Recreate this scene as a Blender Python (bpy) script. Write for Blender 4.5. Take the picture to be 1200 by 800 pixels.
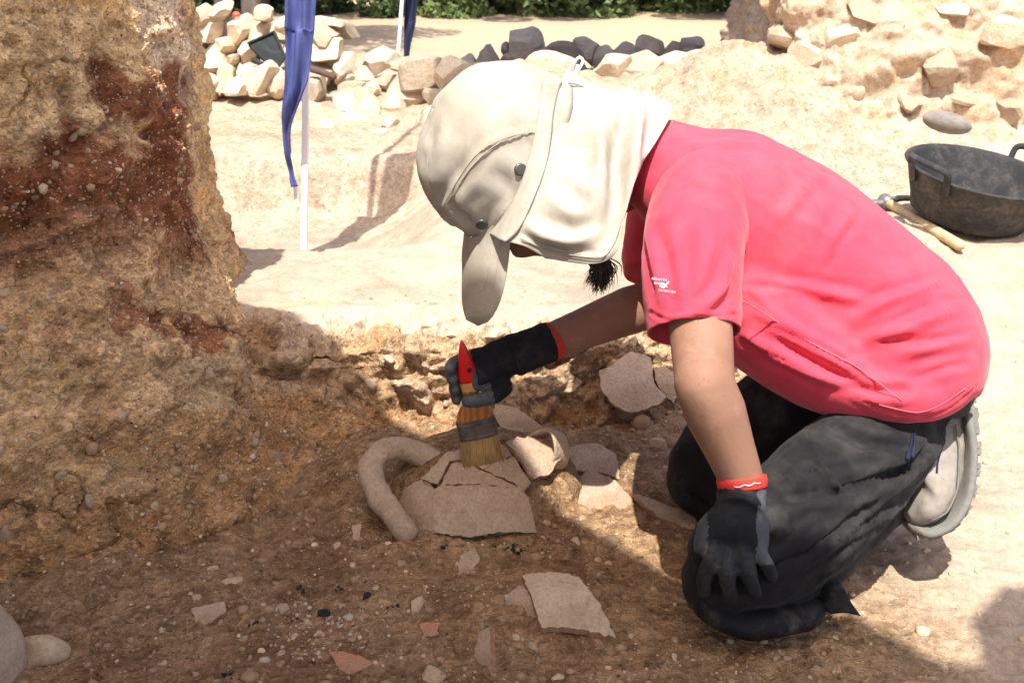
import bpy, bmesh, math, random
import numpy as np
from mathutils import Vector, Matrix

for o in list(bpy.data.objects):
    bpy.data.objects.remove(o, do_unlink=True)
scene = bpy.context.scene
col = scene.collection
R = math.radians

# ---------------------------------------------------------------- camera, sky, sun, exposure
CAMZ = 0.85
PITCH = R(20.0)
FPX = 1333.33                     # focal length in photo pixels (40 mm on 36 mm)
cam_d = bpy.data.cameras.new('camera')
cam = bpy.data.objects.new('camera', cam_d)
col.objects.link(cam)
cam.location = (0, 0, CAMZ)
cam.rotation_euler = (R(90) - PITCH, 0, 0)
cam_d.lens = 40.0
cam_d.sensor_width = 36.0
cam_d.clip_start = 0.02
cam_d.clip_end = 600
cam_d.dof.use_dof = True
cam_d.dof.focus_distance = 1.62
cam_d.dof.aperture_fstop = 13.0
scene.camera = cam

SUN_EL = R(65.0)
SUN_AZ = (0.114, 0.9935)          # horizontal direction in which the light travels
world = bpy.data.worlds.new('World')
scene.world = world
world.use_nodes = True
nt = world.node_tree
sky = nt.nodes.new('ShaderNodeTexSky')
sky.sky_type = 'NISHITA'
sky.sun_disc = False
sky.sun_elevation = SUN_EL
sky.sun_rotation = math.atan2(-SUN_AZ[0], -SUN_AZ[1])
sky.dust_density = 4.0
sky.air_density = 0.7
sky.ozone_density = 0.6
bg = nt.nodes['Background']
bg.inputs['Strength'].default_value = 0.15
nt.links.new(sky.outputs[0], bg.inputs[0])
sun_d = bpy.data.lights.new('sun', 'SUN')
sun_d.energy = 3.7
sun_d.angle = R(0.53)
sun_d.color = (1.0, 0.965, 0.91)
sun = bpy.data.objects.new('sun', sun_d)
col.objects.link(sun)
_ld = Vector((SUN_AZ[0] * math.cos(SUN_EL), SUN_AZ[1] * math.cos(SUN_EL), -math.sin(SUN_EL)))
sun.rotation_euler = _ld.to_track_quat('-Z', 'Y').to_euler()
sun.location = (-1, -6, 9)
scene.view_settings.view_transform = 'Standard'
scene.view_settings.look = 'None'
scene.view_settings.exposure = 1.0
scene.view_settings.gamma = 1.0

# ---------------------------------------------------------------- helpers: measuring
CP, SP = math.cos(PITCH), math.sin(PITCH)
def at(px, py, d):
    """point at depth d along the photograph's viewing ray"""
    u = (px - 600) / FPX * d
    v = (400 - py) / FPX * d
    return np.array([u, CP * d + SP * v, CAMZ - SP * d + CP * v])
def on_z(px, py, z):
    v = (400 - py) / FPX
    d = (z - CAMZ) / (-SP + CP * v)
    return at(px, py, d)
def cv(x, y, z):
    """right / up / towards the viewer -> world direction"""
    return np.array([x, SP * y - CP * z, CP * y + SP * z])
def nrm(v):
    v = np.asarray(v, float)
    return v / (np.linalg.norm(v) + 1e-12)

# ---------------------------------------------------------------- helpers: noise
_rs = np.random.RandomState(7)
_perm = np.concatenate([_rs.permutation(256)] * 3)
_g3 = _rs.normal(size=(256, 3)); _g3 /= np.linalg.norm(_g3, axis=1)[:, None]
def perlin(p):
    p = np.asarray(p, float)
    i = np.floor(p).astype(int); f = p - i; i &= 255
    u = f * f * f * (f * (f * 6 - 15) + 10)
    out = 0
    for dx in (0, 1):
        for dy in (0, 1):
            for dz in (0, 1):
                h = _perm[_perm[_perm[i[:, 0] + dx] + i[:, 1] + dy] + i[:, 2] + dz]
                g = _g3[h]
                d = g[:, 0] * (f[:, 0] - dx) + g[:, 1] * (f[:, 1] - dy) + g[:, 2] * (f[:, 2] - dz)
                w = (u[:, 0] if dx else 1 - u[:, 0]) * (u[:, 1] if dy else 1 - u[:, 1]) * (u[:, 2] if dz else 1 - u[:, 2])
                out = out + w * d
    return out * 1.5
def fbm(p, octv=5, lac=2.1, gain=0.5, ridged=False):
    p = np.asarray(p, float); a = 1.0; s = 0
    for k in range(octv):
        n = perlin(p + 17.3 * k)
        s = s + a * ((1 - 2 * np.abs(n)) if ridged else n)
        p = p * lac; a *= gain
    return s
def cellular(p):
    """distance to nearest and second nearest jittered cell point, plus a cell value"""
    p = np.asarray(p, float); i = np.floor(p).astype(int); f = p - i
    d1 = np.full(len(p), 9.0); d2 = np.full(len(p), 9.0); val = np.zeros(len(p))
    for dx in (-1, 0, 1):
        for dy in (-1, 0, 1):
            for dz in (-1, 0, 1):
                j = (i + np.array([dx, dy, dz])) & 255
                h = _perm[_perm[_perm[j[:, 0]] + j[:, 1]] + j[:, 2]]
                o = np.stack([_perm[h] / 255.0, _perm[h + 31] / 255.0, _perm[h + 67] / 255.0], 1)
                d = np.linalg.norm(np.array([dx, dy, dz]) + o - f, axis=1)
                nearer = d < d1
                d2 = np.where(nearer, d1, np.minimum(d2, d)); val = np.where(nearer, h / 255.0, val); d1 = np.where(nearer, d, d1)
    return d1, d2, val
def ss(a, b, x):
    t = np.clip((x - a) / (b - a), 0, 1)
    return t * t * (3 - 2 * t)

# ---------------------------------------------------------------- helpers: meshes
def mesh_from(name, v, f, smooth=True, colr=None):
    """v (N,3); f a list of faces or an (M,k) array"""
    me = bpy.data.meshes.new(name)
    v = np.asarray(v, np.float32)
    if isinstance(f, np.ndarray):
        k = f.shape[1]; n = len(f)
        me.vertices.add(len(v)); me.vertices.foreach_set('co', v.ravel())
        me.loops.add(n * k); me.loops.foreach_set('vertex_index', f.astype(np.int32).ravel())
        me.polygons.add(n)
        me.polygons.foreach_set('loop_start', np.arange(0, n * k, k, dtype=np.int32))
        me.polygons.foreach_set('loop_total', np.full(n, k, np.int32))
        me.update(calc_edges=True); me.validate()
    else:
        me.from_pydata(v.tolist(), [], [list(map(int, q)) for q in f]); me.update()
    if smooth:
        me.polygons.foreach_set('use_smooth', np.ones(len(me.polygons), bool))
    if colr is not None:
        a = me.attributes.new('Col', 'FLOAT_COLOR', 'POINT')
        c = np.ones((len(v), 4), np.float32); c[:, :colr.shape[1]] = colr
        a.data.foreach_set('color', c.ravel())
    return me
def link(name, me, mat=None, parent=None, loc=None):
    o = bpy.data.objects.new(name, me)
    col.objects.link(o)
    if mat is not None and me is not None:
        if isinstance(mat, (list, tuple)):
            for m in mat: me.materials.append(m)
        elif len(me.materials) == 0:
            me.materials.append(mat)
    if loc is not None: o.location = loc
    if parent is not None:
        o.parent = parent
        if loc is None or True:
            o.matrix_parent_inverse = root_matrix(parent).inverted()
    return o
def root_matrix(o):
    m = o.matrix_basis.copy()
    if o.parent: m = root_matrix(o.parent) @ o.matrix_parent_inverse @ m
    return m
def obj(name, vf, mat=None, parent=None, smooth=True, colr=None):
    return link(name, mesh_from(name, vf[0], vf[1], smooth, colr), mat, parent)
def tag(o, label, cat, group=None):
    o['label'] = label; o['category'] = cat
    if group: o['group'] = group
    return o
def thing(name, label, cat, loc, group=None):
    o = bpy.data.objects.new(name, None); col.objects.link(o)
    o.location = Vector([float(c) for c in loc]); o.empty_display_size = 0.05
    return tag(o, label, cat, group)
def merge(parts):
    vs, fs, n = [], [], 0
    for v, f in parts:
        vs.append(np.asarray(v, float))
        fs += [[int(i) + n for i in q] for q in f]; n += len(v)
    return np.concatenate(vs), fs
def catmull(P, sub):
    P = np.asarray(P, float); n = len(P)
    if n == 2: return P[0] + (P[1] - P[0]) * np.linspace(0, 1, sub + 1)[:, None]
    E = np.concatenate([[2 * P[0] - P[1]], P, [2 * P[-1] - P[-2]]])
    out = []
    for i in range(n - 1):
        p0, p1, p2, p3 = E[i], E[i + 1], E[i + 2], E[i + 3]
        for t in np.arange(sub) / sub:
            out.append(0.5 * (2 * p1 + (p2 - p0) * t + (2 * p0 - 5 * p1 + 4 * p2 - p3) * t * t + (3 * p1 - p0 - 3 * p2 + p3) * t ** 3))
    out.append(P[-1])
    return np.array(out)
def loft(C, A, B, n=28, sub=6, cap=True, power=1.0):
    C, A, B = catmull(C, sub), catmull(A, sub), catmull(B, sub)
    th = np.linspace(0, 2 * math.pi, n, endpoint=False)
    c, s = np.cos(th), np.sin(th)
    c = np.sign(c) * np.abs(c) ** power; s = np.sign(s) * np.abs(s) ** power
    V = (C[:, None] + A[:, None] * c[None, :, None] + B[:, None] * s[None, :, None]).reshape(-1, 3)
    m = len(C); F = []
    for i in range(m - 1):
        for j in range(n):
            k = (j + 1) % n
            F.append([i * n + j, i * n + k, (i + 1) * n + k, (i + 1) * n + j])
    if cap:
        V = np.concatenate([V, [C[0]], [C[-1]]]); a, b = m * n, m * n + 1
        for j in range(n):
            k = (j + 1) % n
            F.append([a, k, j]); F.append([b, (m - 1) * n + j, (m - 1) * n + k])
    return V, F
def tube(P, r, n=12, sub=6, flat=1.0, up=None, cap=True, round_ends=False, power=1.0):
    P = np.asarray(P, float); r = np.broadcast_to(np.asarray(r, float), (len(P),)).copy()
    Q = catmull(P, sub) if sub > 1 else P
    rr = np.interp(np.linspace(0, len(P) - 1, len(Q)), np.arange(len(P)), r)
    T = np.gradient(Q, axis=0); T /= np.linalg.norm(T, axis=1)[:, None] + 1e-12
    if round_ends:
        for sgn, e in ((-1, 0), (1, -1)):
            q, t, r0 = Q[e], T[e], rr[e]
            ex = [(q + sgn * t * r0 * math.sin(a), r0 * math.cos(a)) for a in (0.5, 0.95, 1.3, 1.5)]
            pts = np.array([x[0] for x in ex]); rs = np.array([x[1] for x in ex])
            if e == 0: Q = np.concatenate([pts[::-1], Q]); rr = np.concatenate([rs[::-1], rr]); T = np.concatenate([[t] * 4, T])
            else: Q = np.concatenate([Q, pts]); rr = np.concatenate([rr, rs]); T = np.concatenate([T, [t] * 4])
    u = np.array(up if up is not None else (0.0, 0.0, 1.0), float)
    if abs(np.dot(nrm(u), T[0])) > 0.95: u = np.array([0.0, 1.0, 0.0]) if abs(T[0][1]) < 0.9 else np.array([1.0, 0, 0])
    A, B = [], []
    a = nrm(u - T[0] * np.dot(u, T[0]))
    for t in T:
        a = nrm(a - t * np.dot(a, t)); A.append(a); B.append(np.cross(t, a))
    return loft(Q, np.array(A) * rr[:, None] * flat, np.array(B) * rr[:, None], n, 1, cap, power)
def grid_faces(nu, nv, off=0):
    i = np.arange(nu - 1)[:, None] * nv + np.arange(nv - 1)[None, :] + off
    return np.stack([i, i + nv, i + nv + 1, i + 1], -1).reshape(-1, 4)
def box(c, h, M=None):
    v = np.array([[x, y, z] for x in (-1, 1) for y in (-1, 1) for z in (-1, 1)], float) * np.asarray(h)
    if M is not None: v = v @ np.asarray(M)          # rows of M are the box axes
    return v + np.asarray(c), [[0, 1, 3, 2], [4, 6, 7, 5], [0, 4, 5, 1], [2, 3, 7, 6], [0, 2, 6, 4], [1, 5, 7, 3]]
def normals(v, f):
    t = np.array([[q[0], q[1], q[2]] for q in f]) if not isinstance(f, np.ndarray) else f[:, :3]
    n = np.cross(v[t[:, 1]] - v[t[:, 0]], v[t[:, 2]] - v[t[:, 0]])
    N = np.zeros_like(v)
    for k in range(3): np.add.at(N, t[:, k], n)
    return N / (np.linalg.norm(N, axis=1)[:, None] + 1e-12)
def laplace(v, f, it=5, lam=0.5):
    f = np.asarray(f); k = f.shape[1]
    e = np.concatenate([np.stack([f[:, i], f[:, (i + 1) % k]], 1) for i in range(k)])
    e = np.concatenate([e, e[:, ::-1]]); n = len(v)
    cnt = np.bincount(e[:, 0], minlength=n)[:, None].clip(1)
    for _ in range(it):
        s = np.stack([np.bincount(e[:, 0], v[e[:, 1], c], n) for c in range(3)], 1)
        v = v + lam * (s / cnt - v)
    return v
def remesh(vf, voxel, smooth=4, lam=0.5):
    """union of closed shapes as one continuous quad surface"""
    me = mesh_from('tmp', vf[0], vf[1]); o = bpy.data.objects.new('tmp', me); col.objects.link(o)
    m = o.modifiers.new('r', 'REMESH'); m.mode = 'VOXEL'; m.voxel_size = voxel
    dg = bpy.context.evaluated_depsgraph_get(); ev = o.evaluated_get(dg); r = ev.to_mesh()
    v = np.empty(len(r.vertices) * 3); r.vertices.foreach_get('co', v); v = v.reshape(-1, 3)
    f = [list(p.vertices) for p in r.polygons]
    ev.to_mesh_clear(); bpy.data.objects.remove(o); bpy.data.meshes.remove(me)
    f = np.array([q if len(q) == 4 else q + [q[-1]] for q in f])
    if smooth: v = laplace(v, f, smooth, lam)
    return v, f
def poly_dist(v, P, sub=10):
    Q = catmull(P, sub) if len(P) > 2 else catmull(P, 24)
    best = np.full(len(v), 9.0); par = np.zeros(len(v))
    for i, q in enumerate(Q):
        d = np.linalg.norm(v - q, axis=1); b = d < best
        best[b] = d[b]; par[b] = i / (len(Q) - 1)
    return best, par
def fold(v, N, P, amp, w, taper=True):
    """raise a cloth fold (or press a seam, amp < 0) along a 3-D line lying near the surface"""
    d, t = poly_dist(v, P)
    k = np.exp(-(d / w) ** 2) - 0.55 * np.exp(-((d - 1.9 * w) / w) ** 2)
    if taper: k = k * np.clip(np.sin(math.pi * np.clip(t, 0.02, 0.98)), 0, 1) ** 0.6
    return v + N * (amp * k)[:, None]
def crease(v, N, P, amp, w):
    d, t = poly_dist(v, P)
    k = -np.exp(-d / w) + .45 * np.exp(-((d - 2.6 * w) / (1.6 * w)) ** 2)
    return v + N * (amp * k * np.clip(np.sin(math.pi * np.clip(t, 0.03, 0.97)), 0, 1) ** .5)[:, None]
def rot_to(zax, xhint=(1, 0, 0)):
    z = nrm(zax); x = np.asarray(xhint, float); x = nrm(x - z * np.dot(x, z)); y = np.cross(z, x)
    return np.stack([x, y, z])       # rows

# ---------------------------------------------------------------- helpers: materials
class NT:
    def __init__(s, name):
        s.m = bpy.data.materials.new(name); s.m.use_nodes = True; s.t = s.m.node_tree
        s.b = s.t.nodes['Principled BSDF']; s.out = s.t.nodes['Material Output']
        s.tc = s.t.nodes.new('ShaderNodeTexCoord')
    def n(s, typ, **kw):
        x = s.t.nodes.new('ShaderNode' + typ)
        for k, v in kw.items():
            if k.startswith('i_'):
                key = k[2:]; key = int(key) if key.isdigit() else key.replace('_', ' ')
                x.inputs[key].default_value = v
            else: setattr(x, k, v)
        return x
    def l(s, a, b): s.t.links.new(a, b)
    def noise(s, scale, detail=4, rough=0.55, vec=None, dist=0.0):
        x = s.n('TexNoise', i_Scale=scale, i_Detail=detail, i_Roughness=rough, i_Distortion=dist)
        s.l(vec or s.tc.outputs['Object'], x.inputs['Vector']); return x.outputs['Fac']
    def ramp(s, fac, stops):
        x = s.n('ValToRGB'); e = x.color_ramp.elements
        while len(e) < len(stops): e.new(0.5)
        for k, (p, c) in enumerate(stops):
            e[k].position = p; e[k].color = (*c, 1) if len(c) == 3 else c
        s.l(fac, x.inputs[0]); return x.outputs[0]
    def mix(s, fac, a, b, mode='MIX'):
        x = s.n('Mix', data_type='RGBA', blend_type=mode)
        for k, val in ((0, fac), (6, a), (7, b)):
            if isinstance(val, (int, float)): x.inputs[k].default_value = val
            elif isinstance(val, tuple): x.inputs[k].default_value = (*val, 1)
            else: s.l(val, x.inputs[k])
        return x.outputs[2]
    def math(s, op, a, b=None):
        x = s.n('Math', operation=op)
        for k, val in ((0, a), (1, b)):
            if val is None: continue
            if isinstance(val, (int, float)): x.inputs[k].default_value = val
            else: s.l(val, x.inputs[k])
        return x.outputs[0]
    def maprange(s, v, a, b, c=0.0, d=1.0):
        x = s.n('MapRange'); x.inputs[1].default_value = a; x.inputs[2].default_value = b; x.inputs[3].default_value = c; x.inputs[4].default_value = d
        s.l(v, x.inputs[0]); return x.outputs[0]
    def bump(s, h, strength=0.5, dist=0.01, prev=None):
        x = s.n('Bump', i_Distance=dist); s.l(h, x.inputs['Height'])
        if isinstance(strength, (int, float)): x.inputs['Strength'].default_value = strength
        else: s.l(strength, x.inputs['Strength'])
        if prev is not None: s.l(prev, x.inputs['Normal'])
        return x.outputs[0]
    def base(s, c, rough=0.8, normal=None, spec=0.3):
        if isinstance(c, tuple): s.b.inputs['Base Color'].default_value = (*c, 1)
        else: s.l(c, s.b.inputs['Base Color'])
        if isinstance(rough, (int, float)): s.b.inputs['Roughness'].default_value = rough
        else: s.l(rough, s.b.inputs['Roughness'])
        s.b.inputs['Specular IOR Level'].default_value = spec
        if normal is not None: s.l(normal, s.b.inputs['Normal'])
        return s.m

def earth_material(name, speck=0.5, stretch=1.5):
    """soil: colour from the layers (Col), crumb contrast from Col's alpha; crisp crumbs from cells, fine grain from noise"""
    t = NT(name)
    at_ = t.n('Attribute', attribute_name='Col'); a = at_.outputs['Color']; k = at_.outputs['Alpha']
    n1 = t.noise(9, 6, 0.62); n2 = t.noise(48, 6, 0.68); n3 = t.noise(380, 3, 0.6)
    mp = t.n('Mapping'); mp.inputs['Scale'].default_value = (1, 1, stretch); t.l(t.tc.outputs['Object'], mp.inputs[0])
    wn = t.n('TexNoise', i_Scale=30.0, i_Detail=4.0, i_Roughness=0.6); t.l(mp.outputs[0], wn.inputs['Vector'])
    wv = t.mix(0.035, mp.outputs[0], wn.outputs['Color'], 'ADD')
    def cells(sc):
        vo = t.n('TexVoronoi', i_Scale=sc, i_Randomness=1.0); t.l(wv, vo.inputs['Vector'])
        sp = t.n('SeparateColor'); t.l(vo.outputs['Color'], sp.inputs[0]); return sp.outputs[0], vo.outputs['Distance']
    v1, d1 = cells(38.0); v2, d2 = cells(110.0); v3, d3 = cells(300.0)
    c = t.mix(k, a, t.mix(1.0, a, t.ramp(n1, [(0.3, (0.68, 0.60, 0.53)), (0.52, (1, 1, 1)), (0.72, (1.2, 1.17, 1.1))]), 'MULTIPLY'))
    for v, lo, hi in ((v1, .78, 1.16), (v2, .70, 1.22), (v3, .72, 1.24)):
        c = t.mix(t.math('MULTIPLY', k, .85), c, t.mix(1.0, c, t.ramp(v, [(0, (lo, lo * .97, lo * .94)), (.5, (1, 1, 1)), (1, (hi, hi, hi))]), 'MULTIPLY'))
    c = t.mix(k, c, t.mix(1.0, c, t.ramp(n2, [(0.30, (0.50, 0.46, 0.42)), (0.45, (1, 1, 1)), (0.7, (1.18, 1.18, 1.16))]), 'MULTIPLY'))  # dips of the bump noise darkened: crevice shade put into the colour
    c = t.mix(.5, c, t.mix(1.0, c, t.ramp(n3, [(0.33, (0.7, 0.68, 0.66)), (0.5, (1, 1, 1)), (0.68, (1.2, 1.2, 1.2))]), 'MULTIPLY'))
    for sc, thr, cc, amt in ((60, 0.14, (0.66, 0.56, 0.44), speck), (190, 0.2, (0.66, 0.56, 0.43), speck), (75, 0.12, (0.04, 0.032, 0.028), 0.9)):
        v, d = cells(sc * 1.07)
        m = t.math('MULTIPLY', t.maprange(d, thr, thr + 0.12, 1, 0), t.math('GREATER_THAN', v, 0.86))
        c = t.mix(t.math('MULTIPLY', t.math('MULTIPLY', m, amt), k), c, cc)
    kb = lambda q: t.math('MULTIPLY', t.math('MULTIPLY', k, k), q)
    b = t.bump(n2, kb(.55), 0.014)
    b = t.bump(d1, kb(.5), 0.010, b); b = t.bump(d2, kb(.6), 0.005, b)
    b = t.bump(n3, .5, 0.002, b)
    return t.base(c, 0.95, b, 0.15)
def stone_material(name, c0, c1, dirt=(0.42, 0.29, 0.17)):
    t = NT(name)
    inf = t.n('ObjectInfo')
    v = t.n('Mapping'); t.l(t.tc.outputs['Object'], v.inputs[0])
    cmb = t.n('CombineXYZ'); r = t.math('MULTIPLY', inf.outputs['Random'], 37.0)
    for k in range(3): t.l(r, cmb.inputs[k])
    t.l(cmb.outputs[0], v.inputs['Location'])
    n1 = t.noise(1.6, 5, 0.6, v.outputs[0]); n2 = t.noise(6, 6, 0.7, v.outputs[0]); n3 = t.noise(26, 4, 0.65, v.outputs[0])
    c = t.mix(t.maprange(n1, 0.35, 0.65), c0, c1)
    c = t.mix(t.maprange(n2, 0.52, 0.68, 0, 0.75), c, dirt)
    c = t.mix(0.8, c, t.ramp(n3, [(0.3, (0.6, 0.58, 0.56)), (0.5, (1, 1, 1)), (0.7, (1.15, 1.15, 1.12))]), 'MULTIPLY')
    tint = t.ramp(inf.outputs['Random'], [(0, (0.66, 0.63, 0.60)), (0.5, (1, 0.95, 0.89)), (1, (1.15, 1.12, 1.06))])
    c = t.mix(1.0, c, tint, 'MULTIPLY')
    b = t.bump(n2, 0.35, 0.08); b = t.bump(n3, 0.4, 0.03, b)
    return t.base(c, 0.93, b, 0.2)
def simple(name, c, rough=0.6, nscale=40, namp=0.25, bump=0.2, bdist=0.002, spec=0.4, metal=0.0):
    t = NT(name)
    n1 = t.noise(nscale, 5, 0.6)
    cc = t.mix(1.0, c, t.ramp(n1, [(0.3, (1 - namp,) * 3), (0.5, (1, 1, 1)), (0.7, (1 + namp * 0.6,) * 3)]), 'MULTIPLY')
    b = t.bump(t.noise(nscale * 5, 3), bump, bdist)
    t.b.inputs['Metallic'].default_value = metal
    return t.base(cc, rough, b, spec)
def dusty(name, c, dust, amt=0.5, rough=0.85, dscale=7, weave=900, sheen=0.0, wb=0.25, spec=0.15):
    t = NT(name)
    n1 = t.noise(dscale, 6, 0.65, dist=0.6); n2 = t.noise(dscale * 7, 4, 0.6)
    m = t.math('MULTIPLY', t.maprange(n1, 0.46, 0.72), t.maprange(n2, 0.3, 0.65, 0.35, 1.0))
    cc = t.mix(t.math('MULTIPLY', m, amt), c, dust)
    cc = t.mix(0.7, cc, t.ramp(n2, [(0.3, (0.82, 0.82, 0.82)), (0.5, (1, 1, 1)), (0.7, (1.12, 1.12, 1.12))]), 'MULTIPLY')
    b = t.bump(t.noise(weave, 2), wb, 0.0006); b = t.bump(t.noise(60, 4), 0.2, 0.002, b)
    t.b.inputs['Sheen Weight'].default_value = sheen
    return t.base(cc, rough, b, spec)

# ================================================================ materials
M_ground = earth_material('trench_earth', 0.6, 1.0)
M_baulk = earth_material('section_earth', 0.75)
M_bank = earth_material('bank_earth', 0.25, 1.0)
M_stone = stone_material('limestone', (0.74, 0.64, 0.51), (0.64, 0.53, 0.39), (.54, .41, .27))
M_bstone = stone_material('bank_stone', (0.68, 0.57, 0.44), (0.60, 0.48, 0.35), (.54, .40, .26))
M_grey_stone = stone_material('grey_stone', (0.40, 0.38, 0.35), (0.28, 0.26, 0.25), (0.30, 0.24, 0.18))
M_pebble = stone_material('pebble', (0.72, 0.58, 0.42), (0.56, 0.42, 0.28), (0.42, 0.29, 0.17))

# ================================================================ the ground
def ground_z(x, y):
    x = np.atleast_1d(np.asarray(x, float)); y = np.atleast_1d(np.asarray(y, float))
    P = np.stack([x, y, x * 0], 1)
    low = np.abs(x) < 30
    wob = 0.03 * perlin(P * 5 + 3) + 0.022 * perlin(P * 13) 
    yc = np.interp(x, [-2, -.5, -.25, 0, .15, .3, .6, 1.2], [1.97, 1.95, 1.95, 1.95, 1.98, 2.03, 2.25, 2.6]) + wob * .6 + .055
    hw = np.interp(x, [-2, -.5, 0, .15, .3, .6, 1.2], [.03, .03, .035, .06, .15, .4, .5])
    terr = np.interp(x, [-.3, .3, .8, 1.3], [.145, .13, .09, .08])
    s = ss(yc - hw, yc + hw, y)
    z = s * terr
    # heap of crumbled earth under the jar, small hollows of the dug floor
    z += 0.028 * np.exp(-(((x - .02) / .22) ** 2 + ((y - 1.72) / .12) ** 2))
    z += 0.060 * np.exp(-(((x + .225) / .075) ** 2 + ((y - 1.70) / .10) ** 2)) 
    z += 0.02 * np.exp(-(((x - .02) / .10) ** 2 + ((y - 1.27) / .10) ** 2))
    z -= 0.015 * np.exp(-(((x + .05) / .2) ** 2 + ((y - 1.42) / .05) ** 2))
    # hollow behind the ledge, round the tent leg
    box_ = ss(-1.5, -1.2, x) * (1 - ss(-.45, -.1, x)) * ss(2.55, 2.85, y) * (1 - ss(3.60, 3.68, y + .05 * perlin(P * 6)))
    z -= 0.17 * box_
    z += 0.04 * ss(3.6, 5, y)
    # low ruined wall behind the worker
    wy = 4.2 + .08 * perlin(P * 1.3)
    z += (0.20 + .05 * ss(.3, .9, x) - .10 * ss(.95, 1.3, x)) * np.exp(-np.abs((y - wy) / .32) ** 3) * ss(-.40, .10, x) * (1 - ss(3, 3.4, x))
    z += 0.10 * ss(3.15, 3.9, y) * ss(.4, .85, x) * (1 - ss(5.2, 6.5, y))
    # dry field, a little lower, out to the horizon
    far = ss(5.9, 8.0, y); k = np.clip(np.hypot(x, y - 2) / 4 - 1, 0, 1)
    z = z * (1 - far) - 0.28 * far
    z += far * (0.02 * perlin(P * 0.9)) 
    # roughness
    near = (1 - ss(6, 9, np.hypot(x, y - 1.5)))
    z += near * ss(2.9, 3.5, y) * (.016 + .022 * ss(.1, .6, x)) * fbm(P * 7 + 6, 5)
    z += near * (0.010 * fbm(P * 4.5, 3) + 0.0055 * fbm(P * 22, 3))
    cr = np.clip(1 - s * (1 - ss(.0, .02, 0 * s)), 0, 1)
    edge = np.exp(-((y - yc) / (hw * 1.4)) ** 2) * (x < .5)
    c1, c2, cv_ = cellular(P * np.array([19, 19, 1]) + .5 * fbm(P * 14, 2)[:, None])
    z += near * edge * (0.020 * fbm(P * np.array([16, 16, 1]), 4) + 0.040 * (cv_ - .5) * np.clip((c2 - c1) * 4, 0, 1))
    z += .035 * np.exp(-(((x - 1.2) / .4) ** 2 + ((y - 2.95) / .35) ** 2))
    pit = (1 - s) * near
    c = perlin(P * 2.2 + 9)
    z += pit * 0.004 * np.clip(fbm(P * 48, 3), -.6, 1.2)
    return z
def axis_samples(segs):
    out = []
    for a, b, st in segs: out.append(np.arange(a, b, st))
    return np.concatenate(out + [[segs[-1][1]]])
gx = axis_samples([(-120, -20, 20), (-20, -6, 2), (-6, -2, .2), (-2, -.95, .02), (-.95, 1.15, .0058), (1.15, 2.2, .02), (2.2, 6, .2), (6, 20, 2), (20, 120, 20)])
gy = axis_samples([(-60, -10, 10), (-10, -1, 1), (-1, .9, .08), (.9, 2.25, .0055), (2.25, 3.0, .012), (3.0, 5.0, .02), (5, 9, .1), (9, 30, .8), (30, 200, 20)])
GX, GY = np.meshgrid(gx, gy, indexing='ij')
gz = ground_z(GX.ravel(), GY.ravel())
V = np.stack([GX.ravel(), GY.ravel(), gz], 1)
P2 = np.stack([V[:, 0], V[:, 1], 0 * gz], 1)
n_a = fbm(P2 * 2.3 + 5, 4)[:, None]; n_b = fbm(P2 * 9 + 2, 3)[:, None]
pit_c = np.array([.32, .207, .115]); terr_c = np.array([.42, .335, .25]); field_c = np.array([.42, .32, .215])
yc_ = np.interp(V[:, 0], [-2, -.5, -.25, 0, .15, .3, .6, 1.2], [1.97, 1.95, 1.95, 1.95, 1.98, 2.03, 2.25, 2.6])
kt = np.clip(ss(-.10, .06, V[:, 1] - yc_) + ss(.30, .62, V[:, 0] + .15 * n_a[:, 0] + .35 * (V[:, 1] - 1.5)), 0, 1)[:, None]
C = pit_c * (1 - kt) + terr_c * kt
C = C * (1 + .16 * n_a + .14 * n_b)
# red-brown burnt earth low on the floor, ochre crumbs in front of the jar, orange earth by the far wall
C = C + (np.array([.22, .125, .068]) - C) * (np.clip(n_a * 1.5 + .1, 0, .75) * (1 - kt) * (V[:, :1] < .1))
red = ss(3.6, 4.0, V[:, 1]) * (1 - ss(5.2, 6, V[:, 1]))
C = C + (np.array([.44, .31, .205]) - C) * (red * np.clip(.4 + 1.1 * n_b[:, 0], 0, .95))[:, None]
fk = ss(5.8, 7.5, V[:, 1])[:, None]
C = C * (1 - fk) + (field_c * (1 + .15 * fbm(P2 * .35, 4)[:, None] + .1 * perlin(P2 * np.array([.25, 2.2, 1]))[:, None])) * fk
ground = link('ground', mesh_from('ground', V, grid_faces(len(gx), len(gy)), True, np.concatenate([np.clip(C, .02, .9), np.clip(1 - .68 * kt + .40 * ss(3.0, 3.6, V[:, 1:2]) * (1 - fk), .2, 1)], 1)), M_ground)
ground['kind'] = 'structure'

# ================================================================ the earth section (baulk) at the left
# rows: height; columns: plan position walking from behind the camera along the face, round the corner and back
prof_z = np.array([-.06, .0, .07, .14, .22, .30, .42, .55, .68, .82, .98, 1.10, 1.14])
colA = [(-1.9, .75), (-1.85, .78), (-1.83, .80), (-1.82, .83), (-1.82, .86), (-1.83, .88), (-1.85, .92), (-1.87, .95), (-1.89, .98), (-1.9, 1.0), (-1.92, 1.03), (-2.0, 1.15), (-2.3, 1.6)]
colB = [(-.70, 1.27), (-.72, 1.33), (-.745, 1.38), (-.765, 1.42), (-.785, 1.455), (-.805, 1.49), (-.83, 1.54), (-.85, 1.575), (-.86, 1.60), (-.87, 1.62), (-.88, 1.64), (-.95, 1.75), (-1.4, 2.3)]
colC = [(-.36, 1.50), (-.40, 1.575), (-.45, 1.64), (-.50, 1.69), (-.545, 1.735), (-.585, 1.775), (-.63, 1.82), (-.655, 1.85), (-.66, 1.865), (-.66, 1.875), (-.67, 1.88), (-.75, 2.0), (-1.2, 2.5)]
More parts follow.
